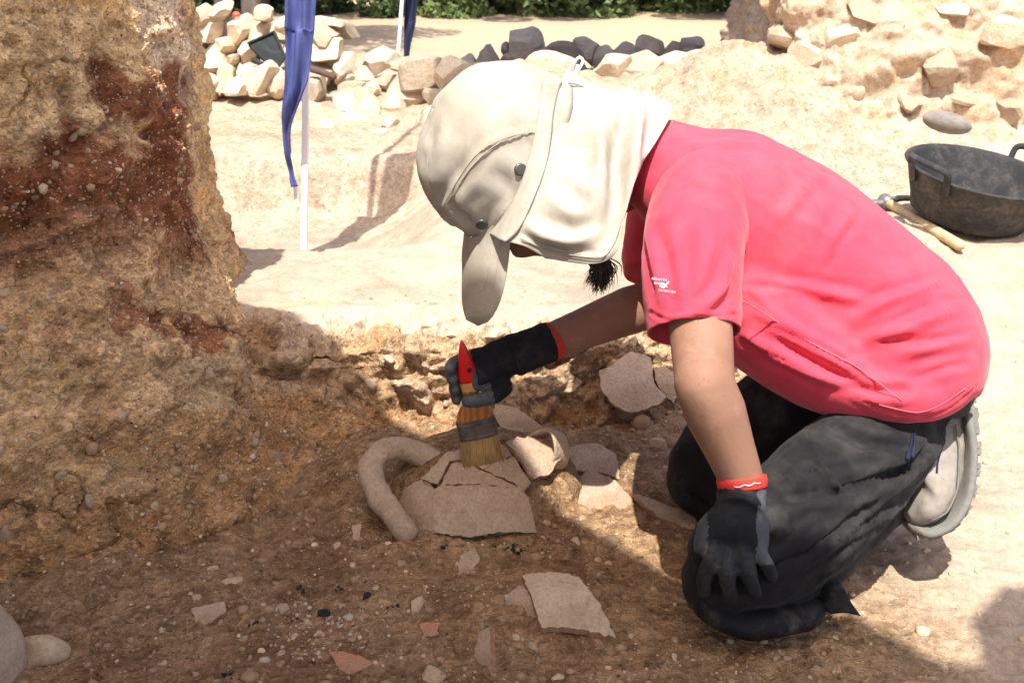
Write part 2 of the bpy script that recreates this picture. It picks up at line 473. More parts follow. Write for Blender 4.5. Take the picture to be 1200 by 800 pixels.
colD = [(-.20, 1.78), (-.25, 1.845), (-.34, 1.90), (-.445, 1.96), (-.555, 2.03), (-.61, 2.08), (-.625, 2.10), (-.62, 2.11), (-.595, 2.12), (-.585, 2.12), (-.59, 2.12), (-.68, 2.2), (-1.2, 2.6)]
colE = [(-.38, 2.16), (-.40, 2.16), (-.48, 2.17), (-.54, 2.18), (-.61, 2.2), (-.635, 2.22), (-.64, 2.24), (-.63, 2.26), (-.62, 2.27), (-.61, 2.27), (-.62, 2.27), (-.7, 2.35), (-1.2, 2.7)]
colF = [(-.75, 2.75), (-.76, 2.75), (-.77, 2.75), (-.78, 2.74), (-.79, 2.74), (-.8, 2.73), (-.82, 2.72), (-.83, 2.7), (-.83, 2.7), (-.83, 2.7), (-.83, 2.7), (-.9, 2.7), (-1.3, 2.75)]
colG = [(-1.9, 3.1)] * 11 + [(-1.85, 3.0), (-1.6, 2.85)]
cols = np.array([colA, colB, colC, colD, colE, colF, colG], float)           # (7, 13, 2)
CC = np.concatenate([cols, np.broadcast_to(prof_z[None, :, None], (7, 13, 1))], 2)
ulen = [40, 170, 150, 70, 60, 30]
fine = np.concatenate([catmull(CC.reshape(7, -1), 24)[np.clip(np.round(np.linspace(24 * i, 24 * (i + 1), n, endpoint=(i == 5))).astype(int), 0, 144)] if False else
        np.array([np.array([np.interp(tt, np.arange(145) / 24.0, w) for w in wv_]) for tt in np.linspace(i, i + 1, n, endpoint=(i == 5))])
        for wv_ in [catmull(CC.reshape(7, -1), 24).T] for i, n in enumerate(ulen)])
fine = fine.reshape(len(fine), 13, 3)
vs = np.concatenate([np.linspace(0, 10, 300, endpoint=False), np.linspace(10, 12, 20)])
S = np.stack([np.stack([np.interp(vs, np.arange(13), row[:, k]) for k in range(3)], 1) for row in fine])
nu, nv = S.shape[:2]
BV = S.reshape(-1, 3); BF = grid_faces(nu, nv)
BN = -normals(BV, BF)
if np.mean((BN[:, 1] < 0)[: nu * nv // 2]) < .5: BN = -BN
BN = laplace(BN, BF, 8); BN /= np.linalg.norm(BN, axis=1)[:, None]
rel = 0.045 * fbm(BV * 3.2, 3) + 0.020 * fbm(BV * np.array([9, 9, 13]), 3)
smk = (.30 + .70 * ss(-.15, .30, fbm(BV * 2.6 + 7, 3))) * (1 - .45 * ss(.42, .55, BV[:, 2]))
rel += 0.013 * smk * np.clip(fbm(BV * 26, 4), -.9, .9)
d1, d2, cval = cellular(BV * np.array([11, 11, 15]) + .6 * fbm(BV * 8, 2)[:, None])
rel += 0.014 * smk * (cval - .5) * np.clip((d2 - d1) * 5, 0, 1)
rel += 0.005 * smk * fbm(BV * 75, 2)
d1, d2, cv2 = cellular(BV * np.array([30, 30, 44]) + .8 * fbm(BV * 16, 2)[:, None])
rel += 0.010 * smk * (cv2 - .5) * np.clip((d2 - d1) * 6, 0, 1)
cr_ = np.abs(fbm(BV * np.array([5, 5, 8]) + 21, 4)); rel -= .012 * np.exp(-(cr_ / .03) ** 2) * ss(-.1, .3, perlin(BV * 4 + 5))
# horizontal tool marks and bedding
rel += 0.008 * perlin(BV * np.array([3, 3, 34]))
# undercut lines the section shows: a dark overhang below the pale top, a lip above the lower slope, a hollow at the foot
def crev(P, amp, w):
    global rel
    d, t = poly_dist(BV, P); rel = rel - amp * np.exp(-(d / w) ** 2)
def bl(px, py):
    """point of the section face behind a photo position"""
    o = at(px, py, 0.0); dirv = nrm(at(px, py, 1.0) - o); w = BV - o
    tt = w @ dirv; dd = np.linalg.norm(w - tt[:, None] * dirv, axis=1)
    ok = dd < dd.min() + .008
    idx = np.where(ok)[0]; return BV[idx[np.argmin(tt[idx])]]
crev([bl(0, 182), bl(60, 180), bl(120, 150), bl(130, 110)], .014, .014)
crev([bl(205, 160), bl(180, 158), bl(165, 152)], .03, .016)
crev([bl(225, 240), bl(200, 232)], .02, .014)
crev([bl(300, 372), bl(240, 375), bl(180, 372)], .022, .014)
crev([bl(330, 330), bl(290, 300)], .015, .01)
crev([bl(100, 475), bl(125, 455), bl(140, 435)], .012, .006)
crev([bl(5, 700), bl(60, 690), bl(110, 675)], .03, .012); crev([bl(215, 648), bl(265, 628), bl(310, 612)], .03, .012)
crev([bl(120, 690), bl(160, 680), bl(200, 660)], .03, .02)
crev([bl(190, 655), bl(215, 648)], .03, .01)
crev([bl(310, 615), bl(360, 580), bl(420, 520)], .02, .012)
rel *= 1 - .45 * np.exp(-((BV[:, 0] + .58) / .09) ** 2) * ss(1.9, 2.05, BV[:, 1])
BW = BV + BN * rel[:, None]
# colours of the layers (the soil's own, bar painted sun on the corner and shade at the foot): pale buff above, burnt red-brown, mottled buff, ochre, brown foot
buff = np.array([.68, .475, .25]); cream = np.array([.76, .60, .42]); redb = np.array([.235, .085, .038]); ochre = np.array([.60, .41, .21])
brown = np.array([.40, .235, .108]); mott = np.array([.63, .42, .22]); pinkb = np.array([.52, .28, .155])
BC = np.tile(mott, (len(BV), 1))
nz = fbm(BV * 7, 4); nz2 = fbm(BV * 21 + 4, 4)
def layer(P, c, r, amt=1.0, edge=.55, n=.05):
    global BC
    d, t = poly_dist(BV, P) if len(P) > 1 else (np.linalg.norm(BV - P[0], axis=1), 0)
    k = (1 - ss(r * edge, r, d + n * nz + .5 * n * nz2)) * amt
    BC = BC + (c - BC) * k[:, None]
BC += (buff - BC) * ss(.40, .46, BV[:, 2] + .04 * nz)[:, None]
BC += (brown - BC) * (1 - ss(.08, .2, BV[:, 2] + .06 * nz))[:, None]  # brown foot layer, also darkened for the deeper shade low down
layer([bl(200, 20), bl(215, 90)], cream, .10)  # cream here stands in for sun on the upper corner
layer([bl(150, 120), bl(170, 125), bl(195, 140), bl(205, 120)], redb, .085, .95)
layer([bl(170, 190), bl(225, 215)], redb, .08, .9)
layer([bl(10, 235), bl(60, 225), bl(120, 215), bl(180, 230), bl(220, 260)], redb, .115, .97)
layer([bl(20, 300), bl(120, 285), bl(220, 300)], pinkb * .8, .06, .8)
layer([bl(150, 172)], ochre, .05, .8); layer([bl(235, 195), bl(240, 175)], ochre, .035, .8)
layer([bl(60, 345), bl(160, 335), bl(250, 330)], mott, .05, .8)
layer([bl(160, 375), bl(215, 385), bl(290, 380)], redb * 1.2, .035, .85)
layer([bl(70, 385)], pinkb, .03, .8); layer([bl(140, 358)], pinkb, .025, .8)
layer([bl(230, 460), bl(260, 450)], np.array([.52, .385, .215]), .055, .8)
layer([bl(20, 430), bl(90, 450)], ochre * .85, .07, .5)
layer([bl(300, 420), bl(340, 440), bl(390, 460)], np.array([.50, .36, .22]), .05, .8)
layer([bl(20, 560), bl(120, 560), bl(220, 560)], ochre * .8, .045, .6)
layer([bl(240, 285), bl(245, 265)], np.array([.6, .55, .5]), .018, .8, n=.03)
BC *= (1 + .16 * nz2 + .10 * nz + .30 * (cv2 - .5))[:, None]
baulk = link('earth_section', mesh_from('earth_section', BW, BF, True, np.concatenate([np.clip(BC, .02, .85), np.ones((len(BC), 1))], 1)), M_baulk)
baulk['kind'] = 'structure'

# ================================================================ stones
def rock_mesh(name, seed, sub=3, cuts=7, rough=.10, flat=1.0):
    bm = bmesh.new(); bmesh.ops.create_icosphere(bm, subdivisions=sub, radius=1.0)
    v = np.array([q.co[:] for q in bm.verts]); rs = np.random.RandomState(seed)
    for _ in range(cuts):
        n = nrm(rs.normal(size=3)); k = rs.uniform(.42, .78); d = v @ n - k
        v = v - n * (np.clip(d, 0, None) * .93)[:, None]
    nn = v / np.linalg.norm(v, axis=1)[:, None]
    v = v + nn * (rough * fbm(v * 1.6 + seed * 3.1, 4))[:, None]
    for q, p in zip(bm.verts, v): q.co = p
    me = bpy.data.meshes.new(name); bm.to_mesh(me); bm.free()
    me.polygons.foreach_set('use_smooth', np.ones(len(me.polygons), bool)); me.set_sharp_from_angle(angle=.30); return me
ROCKS = [rock_mesh('rock', s, 3, 11 + s % 6, .07) for s in range(12)]
PEBS = [rock_mesh('pebble', 50 + s, 2, 3 + s % 3, .10) for s in range(8)]
_rc = [0]
def put_rock(name, pos, half, parent, mat, rot=None, meshes=ROCKS, k=None):
    rs = np.random.RandomState(1000 + _rc[0]); _rc[0] += 1
    me = meshes[(rs.randint(len(meshes)) if k is None else k)]
    key = me.name.split('.')[0] + mat.name + str(meshes.index(me))
    if key not in _rmesh:
        m2 = me.copy(); m2.name = name; m2.materials.clear(); m2.materials.append(mat); _rmesh[key] = m2
    o = bpy.data.objects.new(name, _rmesh[key]); col.objects.link(o)
    o.location = Vector([float(c) for c in pos]); o.scale = Vector([float(c) for c in half])
    o.rotation_euler = rot if rot is not None else (rs.uniform(-.3, .3), rs.uniform(-.3, .3), rs.uniform(-.5, .5))
    if parent is not None:
        o.parent = parent; o.matrix_parent_inverse = root_matrix(parent).inverted()
    return o
_rmesh = {}
def prock(px, py, w, h, d, parent, mat=None, name='stone', tilt=0.0, deep=None, meshes=ROCKS, k=None, yaw=None):
    """stone seen w by h pixels at depth d"""
    rs = np.random.RandomState(int(px * 7 + py * 13)); s = d / FPX
    half = (w / 2 * s * 1.12, (deep if deep else (w + h) / 4 * s * 1.1), h / 2 * s * 1.15)
    return put_rock(name, at(px, py, d), half, parent, mat or M_stone, (rs.uniform(-.25, .25), tilt, rs.uniform(-.25, .25) if yaw is None else yaw), meshes, k)

# dry stone wall, far left
w1 = thing('dry_stone_wall', 'dry stone wall of pale limestone blocks behind the blue cloth strip', 'wall', (-1.05, 5.05, .12))
rows = [  # px, py, w, h
 (240, 18, 46, 26), (262, 12, 22, 14), (284, 34, 42, 30), (312, 18, 24, 20), (302, 38, 28, 22), (335, 30, 34, 24), (378, 40, 52, 28), (395, 28, 24, 14),
 (243, 40, 42, 26), (268, 52, 32, 22), (250, 66, 40, 24), (292, 60, 34, 26), (318, 56, 28, 24), (384, 62, 50, 26), (360, 52, 34, 26), (342, 66, 26, 22),
 (236, 82, 34, 22), (262, 82, 48, 24), (290, 84, 30, 22), (318, 80, 26, 20), (404, 78, 26, 22), (378, 84, 34, 22), (236, 58, 20, 20), (275, 70, 18, 14), (350, 84, 26, 22),
 (302, 92, 44, 36), (328, 98, 30, 34), (345, 104, 24, 34), (370, 104, 34, 38), (255, 100, 34, 24), (280, 104, 26, 20), (246, 110, 30, 40), (268, 100, 26, 34), (232, 104, 30, 30)]
for i, (px, py, w, h) in enumerate(rows):
    prock(px, py, w * 1.12, h * 1.22, 4.9 + .12 * ((i * 37) % 5) / 5 - (.25 if py > 90 else 0), w1, tilt=.1 * math.sin(i * 2.3), deep=.13)
for i in range(26):     # inner core of the wall
    rs = np.random.RandomState(300 + i)
    prock(rs.uniform(232, 405), rs.uniform(25, 100), 46, 32, 5.15, w1, deep=.12)
# tumbled end of the wall, in the shade of the strip
w2 = thing('rubble_heap', 'tumbled heap of limestone boulders beside the far tent leg', 'rubble', tuple(on_z(470, 150, .12)))
for i, (px, py, w, h, d) in enumerate([
 (425, 90, 40, 24, 4.95), (440, 78, 44, 22, 5.1), (405, 96, 36, 22, 4.9), (418, 108, 40, 26, 4.8), (395, 118, 48, 30, 4.7), (448, 96, 30, 20, 4.9), (436, 106, 30, 22, 4.8),
 (452, 70, 44, 26, 5.3), (470, 76, 36, 22, 5.2), (474, 104, 56, 46, 4.65), (500, 92, 56, 54, 4.6), (531, 92, 66, 60, 4.5), (434, 131, 44, 42, 4.45), (420, 142, 40, 26, 4.3),
 (457, 150, 36, 32, 4.25), (480, 155, 46, 42, 4.2), (440, 162, 40, 26, 4.15), (505, 146, 50, 44, 4.25), (408, 128, 44, 34, 4.5), (392, 140, 36, 24, 4.4), (428, 116, 34, 26, 4.7), (462, 122, 30, 26, 4.5), (520, 120, 50, 40, 4.35), (385, 150, 30, 16, 4.2), (560, 100, 50, 40, 4.5)]):
    prock(px, py, w * 1.08, h * 1.12, d, w2, tilt=.12 * math.sin(i * 1.7))
# capping stones of the low ruined wall
w3 = thing('ruined_wall', 'low ruined wall of pale earth and big capping stones behind the sun hat', 'wall', (.25, 4.2, .1))
for i, (px, py, w, h, d) in enumerate([
 (600, 95, 70, 50, 4.35), (650, 82, 64, 40, 4.3), (718, 84, 78, 46, 4.2), (760, 80, 60, 34, 4.22), (790, 76, 74, 36, 4.2), (800, 102, 40, 34, 4.1), (835, 82, 70, 46, 4.15), (826, 104, 36, 26, 4.05), (862, 92, 70, 60, 4.1),
 (690, 112, 40, 24, 4.1), (560, 130, 60, 40, 4.2), (620, 130, 60, 40, 4.1), (745, 128, 60, 30, 4.05)]):
    prock(px, py, w * 1.05, h * 1.08, d, w3, tilt=.1 * math.sin(i * 2.1), deep=.13)
# stones in the shade of the tent roof, shade also put into their grey, at the edge of the field
w4 = thing('shade_grey_stones', 'row of field stones, shade put into their grey, at the near edge of the dry field', 'stones', (.4, 5.5, .1))
for i, (px, py, w, h) in enumerate([
 (572, 72, 40, 34), (600, 76, 44, 30), (592, 56, 12, 14), (618, 52, 58, 34), (640, 70, 50, 32), (664, 64, 44, 28), (690, 58, 36, 34), (672, 78, 50, 24), (708, 66, 32, 26), (735, 60, 40, 22), (765, 55, 34, 34), (748, 68, 40, 22), (788, 60, 36, 24), (812, 52, 40, 16), (548, 74, 36, 20), (800, 66, 40, 20), (725, 74, 40, 22), (625, 78, 40, 22)]):
    prock(px, py, w * 1.1, h * 1.15, 5.55 + .1 * ((i * 31) % 4) / 4, w4, M_grey_stone, tilt=.15 * math.sin(i * 1.9))

# ================================================================ the eroded bank at the right
kz = np.array([-.05, .12, .22, .34, .48, .62, .78, .92, 1.02, 1.05])
bx_ = np.array([.80, .90, .93, .97, 1.06, 1.3, 1.65, 2.1, 2.8])
def bank_pt(i):
    x = bx_[i]
    if i == 0: return [(x + .25, 5.6)] * 8 + [(x + .3, 5.5), (x + .6, 5.3)]
    if i == 1: return [(x - .12, 4.6), (x - .1, 4.6), (x - .04, 4.6), (x + .02, 4.6), (x + .05, 4.62), (x + .07, 4.65), (x + .08, 4.7), (x + .08, 4.75), (x + .12, 4.8), (x + .5, 5.1)]
    y0 = [0, 0, 4.02, 3.93, 3.86, 3.80, 3.74, 3.6, 3.4][i]
    return [(x, y0 - .14 + a) for a in (-.12, 0, .10, .20, .28, .35, .42, .48, .55, 1.2)]
KC = np.array([[(*p, kz[j]) for j, p in enumerate(bank_pt(i))] for i in range(9)], float)
KC[1:3, :, 0] += 0.02
cat = catmull(KC.reshape(9, -1), 30).reshape(-1, 10, 3)
vs = np.linspace(0, 9, 170)
S = np.stack([np.stack([np.interp(vs, np.arange(10), row[:, k]) for k in range(3)], 1) for row in cat])
KV = S.reshape(-1, 3); KF = grid_faces(S.shape[0], S.shape[1])
KN = normals(KV, KF)
if KN[len(KV) // 2, 1] > 0: KN = -KN
KN = laplace(KN, KF, 6); KN /= np.linalg.norm(KN, axis=1)[:, None]
d1, d2, cval = cellular(KV * np.array([7, 7, 9]) + .5 * fbm(KV * 5, 2)[:, None])
relk = .10 * fbm(KV * 2.6, 4) + .06 * (cval - .5) * np.clip((d2 - d1) * 4, 0, 1) + .018 * fbm(KV * 16, 4) + .007 * fbm(KV * 50, 2)
KW = KV + KN * relk[:, None]
kc = np.array([.47, .37, .27]) * (1 + .22 * fbm(KV * 4, 4)[:, None] * np.array([.6, 1, 1.3]))
kc += (np.array([.58, .40, .25]) - kc) * np.clip(fbm(KV * 6 + 8, 3) * 1.2, 0, .7)[:, None]
bank = link('earth_bank', mesh_from('earth_bank', KW, KF, True, np.concatenate([np.clip(kc, .05, .85), np.full((len(kc), 1), .55)], 1)), M_bank); bank['kind'] = 'structure'
for i, (px, py, w, h, d) in enumerate([
 (1100, 72, 50, 54, 3.95), (1140, 50, 44, 70, 4.0), (1182, 44, 50, 44, 3.9), (1148, 92, 46, 32, 3.85), (1000, 105, 34, 40, 3.95), (1075, 88, 40, 60, 3.95),
 (1160, 8, 60, 26, 4.15), (1110, 10, 50, 30, 4.2), (1080, 30, 44, 34, 4.15), (985, 40, 60, 34, 4.2), (920, 40, 52, 40, 4.2), (950, 62, 60, 40, 4.1), (1030, 62, 56, 30, 4.1),
 (1158, 142, 30, 22, 3.6), (1180, 128, 36, 34, 3.65), (1120, 112, 50, 26, 3.8), (1062, 118, 40, 24, 3.85), (1190, 92, 30, 30, 3.8), (905, 80, 56, 40, 4.1), (1040, 30, 50, 30, 4.2), (960, 18, 46, 30, 4.3), (1010, 15, 40, 24, 4.3),
 (1078, 168, 22, 16, 3.45), (1048, 148, 30, 16, 3.6), (1170, 165, 34, 20, 3.45), (945, 110, 40, 26, 3.95), (890, 120, 40, 24, 3.95)]):
    o_ = at(px, py, 0.0); dv = nrm(at(px, py, 1.0) - o_); w_ = KW - o_; tt = w_ @ dv; dd = np.linalg.norm(w_ - tt[:, None] * dv, axis=1)
    ix = np.where(dd < dd.min() + .012)[0]; p_ = KW[ix[np.argmin(tt[ix])]]; d = float((p_ - o_) @ np.array([0, CP, -SP])) + .035 + .06 * ((i * 53) % 7) / 7
    prock(px, py, w * (1.0 + .3 * ((i * 29) % 5) / 5), h * 1.1, d, bank, M_bstone, tilt=.35 * math.sin(i * 1.3), deep=.10)
gs = prock(1110, 144, 54, 22, 3.42, None, M_grey_stone, 'river_cobble', tilt=.22, deep=.045, meshes=[rock_mesh('cobble', 91, 3, 0, .03)], k=0, yaw=0)
tag(gs, 'long smooth grey cobble on the bank above the bucket', 'stone')

# ================================================================ the cut edge of the ledge behind the jar
fx_ = np.array([-.66, -.45, -.30, -.15, 0, .12, .25, .40, .60, .85])
fyb = np.array([1.86, 1.845, 1.845, 1.86, 1.87, 1.89, 1.93, 2.0, 2.13, 2.35]); fyt = np.array([1.985, 1.97, 1.975, 1.98, 1.99, 2.01, 2.05, 2.13, 2.28, 2.5])
fzt = np.interp(fx_, [-.3, .3, .8, 1.3], [.145, .13, .09, .08]) + .012 - np.array([0, 0, 0, 0, 0, 0, 0, .02, .07, .12])
rows_ = [(-.35, -.4), (0, 0), (.22, .25), (.45, .34), (.7, .42), (.88, .55), (1.0, .85), (1.03, 1.6), (.98, 2.3), (.80, 2.9)]
FC = np.array([[(x, yb + (yt - yb) * b, zt * a) for a, b in rows_] for x, yb, yt, zt in zip(fx_, fyb, fyt, fzt)])
cf = catmull(FC.reshape(10, -1), 34).reshape(-1, 10, 3); vs = np.linspace(0, 9, 110)
S = np.stack([np.stack([np.interp(vs, np.arange(10), row[:, k]) for k in range(3)], 1) for row in cf])
EV = S.reshape(-1, 3); EF = grid_faces(S.shape[0], S.shape[1]); EN = normals(EV, EF)
if EN[:, 1].mean() > 0: EN = -EN
EN = laplace(EN, EF, 5); EN /= np.linalg.norm(EN, axis=1)[:, None]
d1, d2, cval = cellular(EV * np.array([15, 15, 18]) + .6 * fbm(EV * 9, 2)[:, None])
lipk = 1 - .85 * ss(1.0, 1.9, np.tile(np.interp(vs, np.arange(10), [r[1] for r in rows_]), S.shape[0]))
rele = lipk * (.035 * fbm(EV * 6, 3) + .036 * (cval - .5) * np.clip((d2 - d1) * 5, 0, 1) - .014 * np.clip(1 - (d2 - d1) * 5, 0, 1) + .014 * fbm(EV * 28, 3) + .006 * fbm(EV * 80, 2))
EW = EV + EN * rele[:, None]
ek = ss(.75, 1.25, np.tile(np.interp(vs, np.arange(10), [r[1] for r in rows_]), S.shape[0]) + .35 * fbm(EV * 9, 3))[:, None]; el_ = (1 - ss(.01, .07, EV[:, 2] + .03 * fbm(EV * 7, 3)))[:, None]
ec = np.array([.48, .34, .215]) * (1 - ek) + np.array([.50, .40, .30]) * ek; ec = ec + (np.array([.36, .22, .12]) - ec) * el_  # ledge top paler than the face: fall of sunlight put into the colour
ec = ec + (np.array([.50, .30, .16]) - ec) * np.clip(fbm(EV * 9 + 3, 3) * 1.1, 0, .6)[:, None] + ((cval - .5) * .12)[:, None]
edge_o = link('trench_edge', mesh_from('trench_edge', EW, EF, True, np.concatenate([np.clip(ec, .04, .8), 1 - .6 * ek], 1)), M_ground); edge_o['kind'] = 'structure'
def face_hit(px, py):
    o_ = at(px, py, 0.0); dv = nrm(at(px, py, 1.0) - o_); w_ = EW - o_; tt = w_ @ dv; dd = np.linalg.norm(w_ - tt[:, None] * dv, axis=1)
    ix = np.where(dd < dd.min() + .006)[0]; return EW[ix[np.argmin(tt[ix])]]

# ================================================================ pebbles and crumbs of the trench floor and of the section
rs = np.random.RandomState(5)
def ground_hit(px, py):
    p = on_z(px, py, 0.0)
    for _ in range(12):
        p = on_z(px, py, float(ground_z(p[0], p[1])[0]))
    return p
for (px, py, s) in [(332, 524, 16), (250, 432, 24), (298, 474, 12), (216, 398, 10), (355, 441, 16), (105, 586, 16), (10, 620, 22), (15, 378, 14), (17, 334, 14), (128, 640, 10), (100, 715, 13), (122, 512, 10),
                    (140, 487, 12), (198, 454, 10), (75, 555, 13), (22, 548, 9), (97, 538, 9), (268, 552, 12), (230, 545, 10), (395, 417, 12), (80, 62, 18), (88, 158, 12), (98, 178, 9), (62, 432, 12), (35, 70, 10), (185, 588, 12), (225, 592, 9), (305, 510, 10), (172, 448, 10), (20, 155, 10), (48, 230, 9), (128, 725, 11)]:
    p = bl(px, py); d = float((p - np.array([0, 0, CAMZ])) @ np.array([0, CP, -SP])); h = s / 2 * d / FPX
    i = int(np.argmin(np.linalg.norm(BV - p, axis=1)))
    put_rock('pebble', BW[i] - BN[i] * h * .1, (h * 1.25, h, h * .85), baulk, M_pebble, (rs.uniform(0, 3), rs.uniform(0, 3), rs.uniform(0, 3)), PEBS)
for (px, py, s, kk) in [(330, 712, 20, 0), (285, 748, 18, 0), (490, 708, 26, 0), (507, 788, 32, 0), (415, 748, 14, 0), (674, 634, 18, 0), (640, 612, 10, 0), (605, 745, 12, 0), (625, 757, 16, 0), (655, 793, 16, 0),
                    (700, 656, 9, 0), (885, 738, 14, 0), (895, 752, 10, 0), (866, 738, 12, 0), (980, 748, 9, 0), (1105, 676, 10, 0), (1180, 625, 7, 0), (770, 520, 30, 0), (790, 770, 12, 0), (740, 745, 10, 0), (765, 690, 9, 0),
                    (395, 640, 14, 0), (400, 710, 12, 0), (360, 730, 14, 0), (375, 742, 18, 0), (345, 745, 12, 0), (330, 765, 10, 0), (250, 668, 16, 0), (275, 680, 30, 0), (230, 700, 16, 0), (190, 738, 12, 0), (230, 790, 14, 0), (560, 690, 10, 0),
                    (440, 690, 12, 0), (470, 660, 14, 0), (455, 720, 10, 0), (700, 715, 8, 0), (712, 660, 10, 0), (480, 386, 50, 1), (498, 372, 26, 1), (585, 384, 26, 1), (455, 420, 16, 1), (610, 395, 16, 1), (530, 385, 22, 1), (625, 440, 12, 1), (430, 445, 16, 1), (395, 480, 20, 1), (520, 468, 14, 1)]:
    p = face_hit(px, py) if kk else ground_hit(px, py); d = float((p - np.array([0, 0, CAMZ])) @ np.array([0, CP, -SP])); h = s / 2 * d / FPX
    put_rock('stone' if s > 18 else 'pebble', p + np.array([0, 0, -h * .15]), (h * 1.25, h, h * .8), ground, M_stone if kk else M_pebble, (rs.uniform(-.4, .4), rs.uniform(-.4, .4), rs.uniform(0, 3)), PEBS if s < 12 else ROCKS)
# loose grit: too small and too many to count
ico = rock_mesh('grit', 77, 1, 2, .1); iv = np.array([q.co[:] for q in ico.vertices]); ifc = [list(q.vertices) for q in ico.polygons]
def grit(name, n, fx, size, mat, seed, parent=None):
    rs = np.random.RandomState(seed); P = fx(rs, n); sz = size * np.exp(rs.normal(0, .5, len(P))) * .7
    vv = (iv[None] * (sz[:, None, None] * rs.uniform(.6, 1.3, (len(P), 1, 3)))) + P[:, None, :]
    ff = np.array(ifc)[None] + (np.arange(len(P)) * len(iv))[:, None, None]
    o = link(name, mesh_from(name, vv.reshape(-1, 3), ff.reshape(-1, 3), False), mat, parent); o['kind'] = 'stuff'; return o
def floor_pts(rs, n):
    x = rs.uniform(-.75, .95, n); y = .95 + 1.15 * rs.uniform(0, 1, n) ** 1.2
    cl = fbm(np.stack([x * 4, y * 4, 0 * x], 1) + 40, 3); keep = rs.uniform(0, 1, n) < np.clip(.35 + .8 * cl - .5 * ss(.25, .5, x), .04, 1)
    x, y = x[keep], y[keep]; return np.stack([x, y, ground_z(x, y)], 1)
g1 = grit('grit', 4200, floor_pts, .0022, M_pebble, 11)
g1['label'] = 'pale grit and crumbs of lime strewn over the trench floor'; g1['category'] = 'grit'
def clod_pts(rs, n):
    x = rs.uniform(-.7, .45, n); y = np.concatenate([rs.normal(1.93, .12, n // 2), rs.uniform(1.1, 2.0, n - n // 2)]); return np.stack([x, y, ground_z(x, y)], 1)
g2 = grit('earth_clods', 2600, clod_pts, .0045, simple('clod', (.36, .24, .14), .95, 60), 12)
g2['label'] = 'brown earth clods crumbled along the foot of the cut'; g2['category'] = 'earth clods'
def sec_pts(rs, n):
    i = rs.randint(0, len(BW), n); return BW[i]
g3 = grit('section_grit', 2600, sec_pts, .0022, M_pebble, 13, baulk)
g5 = grit('section_crumbs', 5200, sec_pts, .0036, simple('crumb', (.42, .27, .15), .95, 60), 15, baulk)
def lime_pts(rs, n):
    out = []
    for i in range(n):
        cx, cy, w = [(372, 738, 30), (340, 716, 14), (350, 755, 22), (400, 728, 14)][rs.randint(4)]
        out.append(ground_hit(cx + rs.normal(0, w), cy + rs.normal(0, w * .5)))
    return np.array(out)
g6 = grit('lime_crumbs', 150, lime_pts, .0026, simple('lime', (.50, .41, .31), .95, 60), 16)
g6['label'] = 'patch of white lime crumbs on the brown trench floor'; g6['category'] = 'lime crumbs'
def coal_pts(rs, n):
    pts = [ground_hit(*p) for p in ((340, 726), (268, 790), (378, 716), (300, 730), (430, 700), (460, 710), (520, 640), (600, 640), (610, 644), (585, 642), (400, 690), (620, 640), (350, 690))]
    return np.array([pts[rs.randint(len(pts))] + rs.normal(0, .006, 3) * np.array([1, 1, .1]) for _ in range(n)])
g7 = grit('charcoal_crumbs', 110, coal_pts, .0026, simple('charcoal', (.02, .018, .017), .9, 60), 17)
g7['label'] = 'black charcoal crumbs on the trench floor below the jar'; g7['category'] = 'charcoal'
def right_pts(rs, n):
    x = rs.uniform(.3, 2.0, n); y = rs.uniform(1.2, 3.6, n); return np.stack([x, y, ground_z(x, y)], 1)
g4 = grit('loose_crumbs', 1800, right_pts, .004, simple('pale_clod', (.58, .43, .28), .95, 60), 14)
g4['label'] = 'pale earth crumbs scattered on the sunlit floor by the bucket'; g4['category'] = 'earth crumbs'

# ================================================================ far vegetation
def leaf_material(name, c):
    t = NT(name); inf = t.n('ObjectInfo'); n = t.noise(3, 3)
    cc = t.mix(1.0, c, t.ramp(n, [(0.3, (.5, .55, .5)), (0.5, (1, 1, 1)), (0.7, (1.5, 1.4, 1.2))]), 'MULTIPLY')
    t.base(cc, .6, None, .3); t.b.inputs['Subsurface Weight'].default_value = 0.0; return t.m
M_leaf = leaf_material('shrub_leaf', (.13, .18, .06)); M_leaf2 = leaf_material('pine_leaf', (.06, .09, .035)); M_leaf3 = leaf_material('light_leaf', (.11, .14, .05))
M_bark = simple('bark', (.30, .25, .21), .95, 12, .4, .8, .03)
def crown(seed, n, rx, ry, rz, cz, leaf, blobs=9):
    rs = np.random.RandomState(seed)
    bc = rs.normal(size=(blobs, 3)) * np.array([rx, ry, rz]) * .42; br = rs.uniform(.35, .6, blobs)
    k = rs.randint(0, blobs, n); d = rs.normal(size=(n, 3)); d /= np.linalg.norm(d, axis=1)[:, None]
    p = bc[k] + d * (br[k] * rs.uniform(.55, 1.05, n) ** .5)[:, None] * np.array([rx, ry, rz]) * .85
    p[:, 2] = np.maximum(p[:, 2], -cz + .02 + .1 * rs.uniform(0, 1, n)) + cz
    a = rs.normal(size=(n, 3)); a /= np.linalg.norm(a, axis=1)[:, None]; b = np.cross(a, rs.normal(size=(n, 3))); b /= np.linalg.norm(b, axis=1)[:, None]
    s = leaf * rs.uniform(.6, 1.4, (n, 1))
    v = np.stack([p - a * s, p + b * s * .4, p + a * s, p - b * s * .4], 1).reshape(-1, 3)
    return v, np.arange(4 * n).reshape(n, 4)
bush_src = []
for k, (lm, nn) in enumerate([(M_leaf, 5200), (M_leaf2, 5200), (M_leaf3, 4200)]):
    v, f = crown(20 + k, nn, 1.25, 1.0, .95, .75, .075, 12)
    me = mesh_from('foliage', v, f, False); me.materials.append(lm); bush_src.append(me)
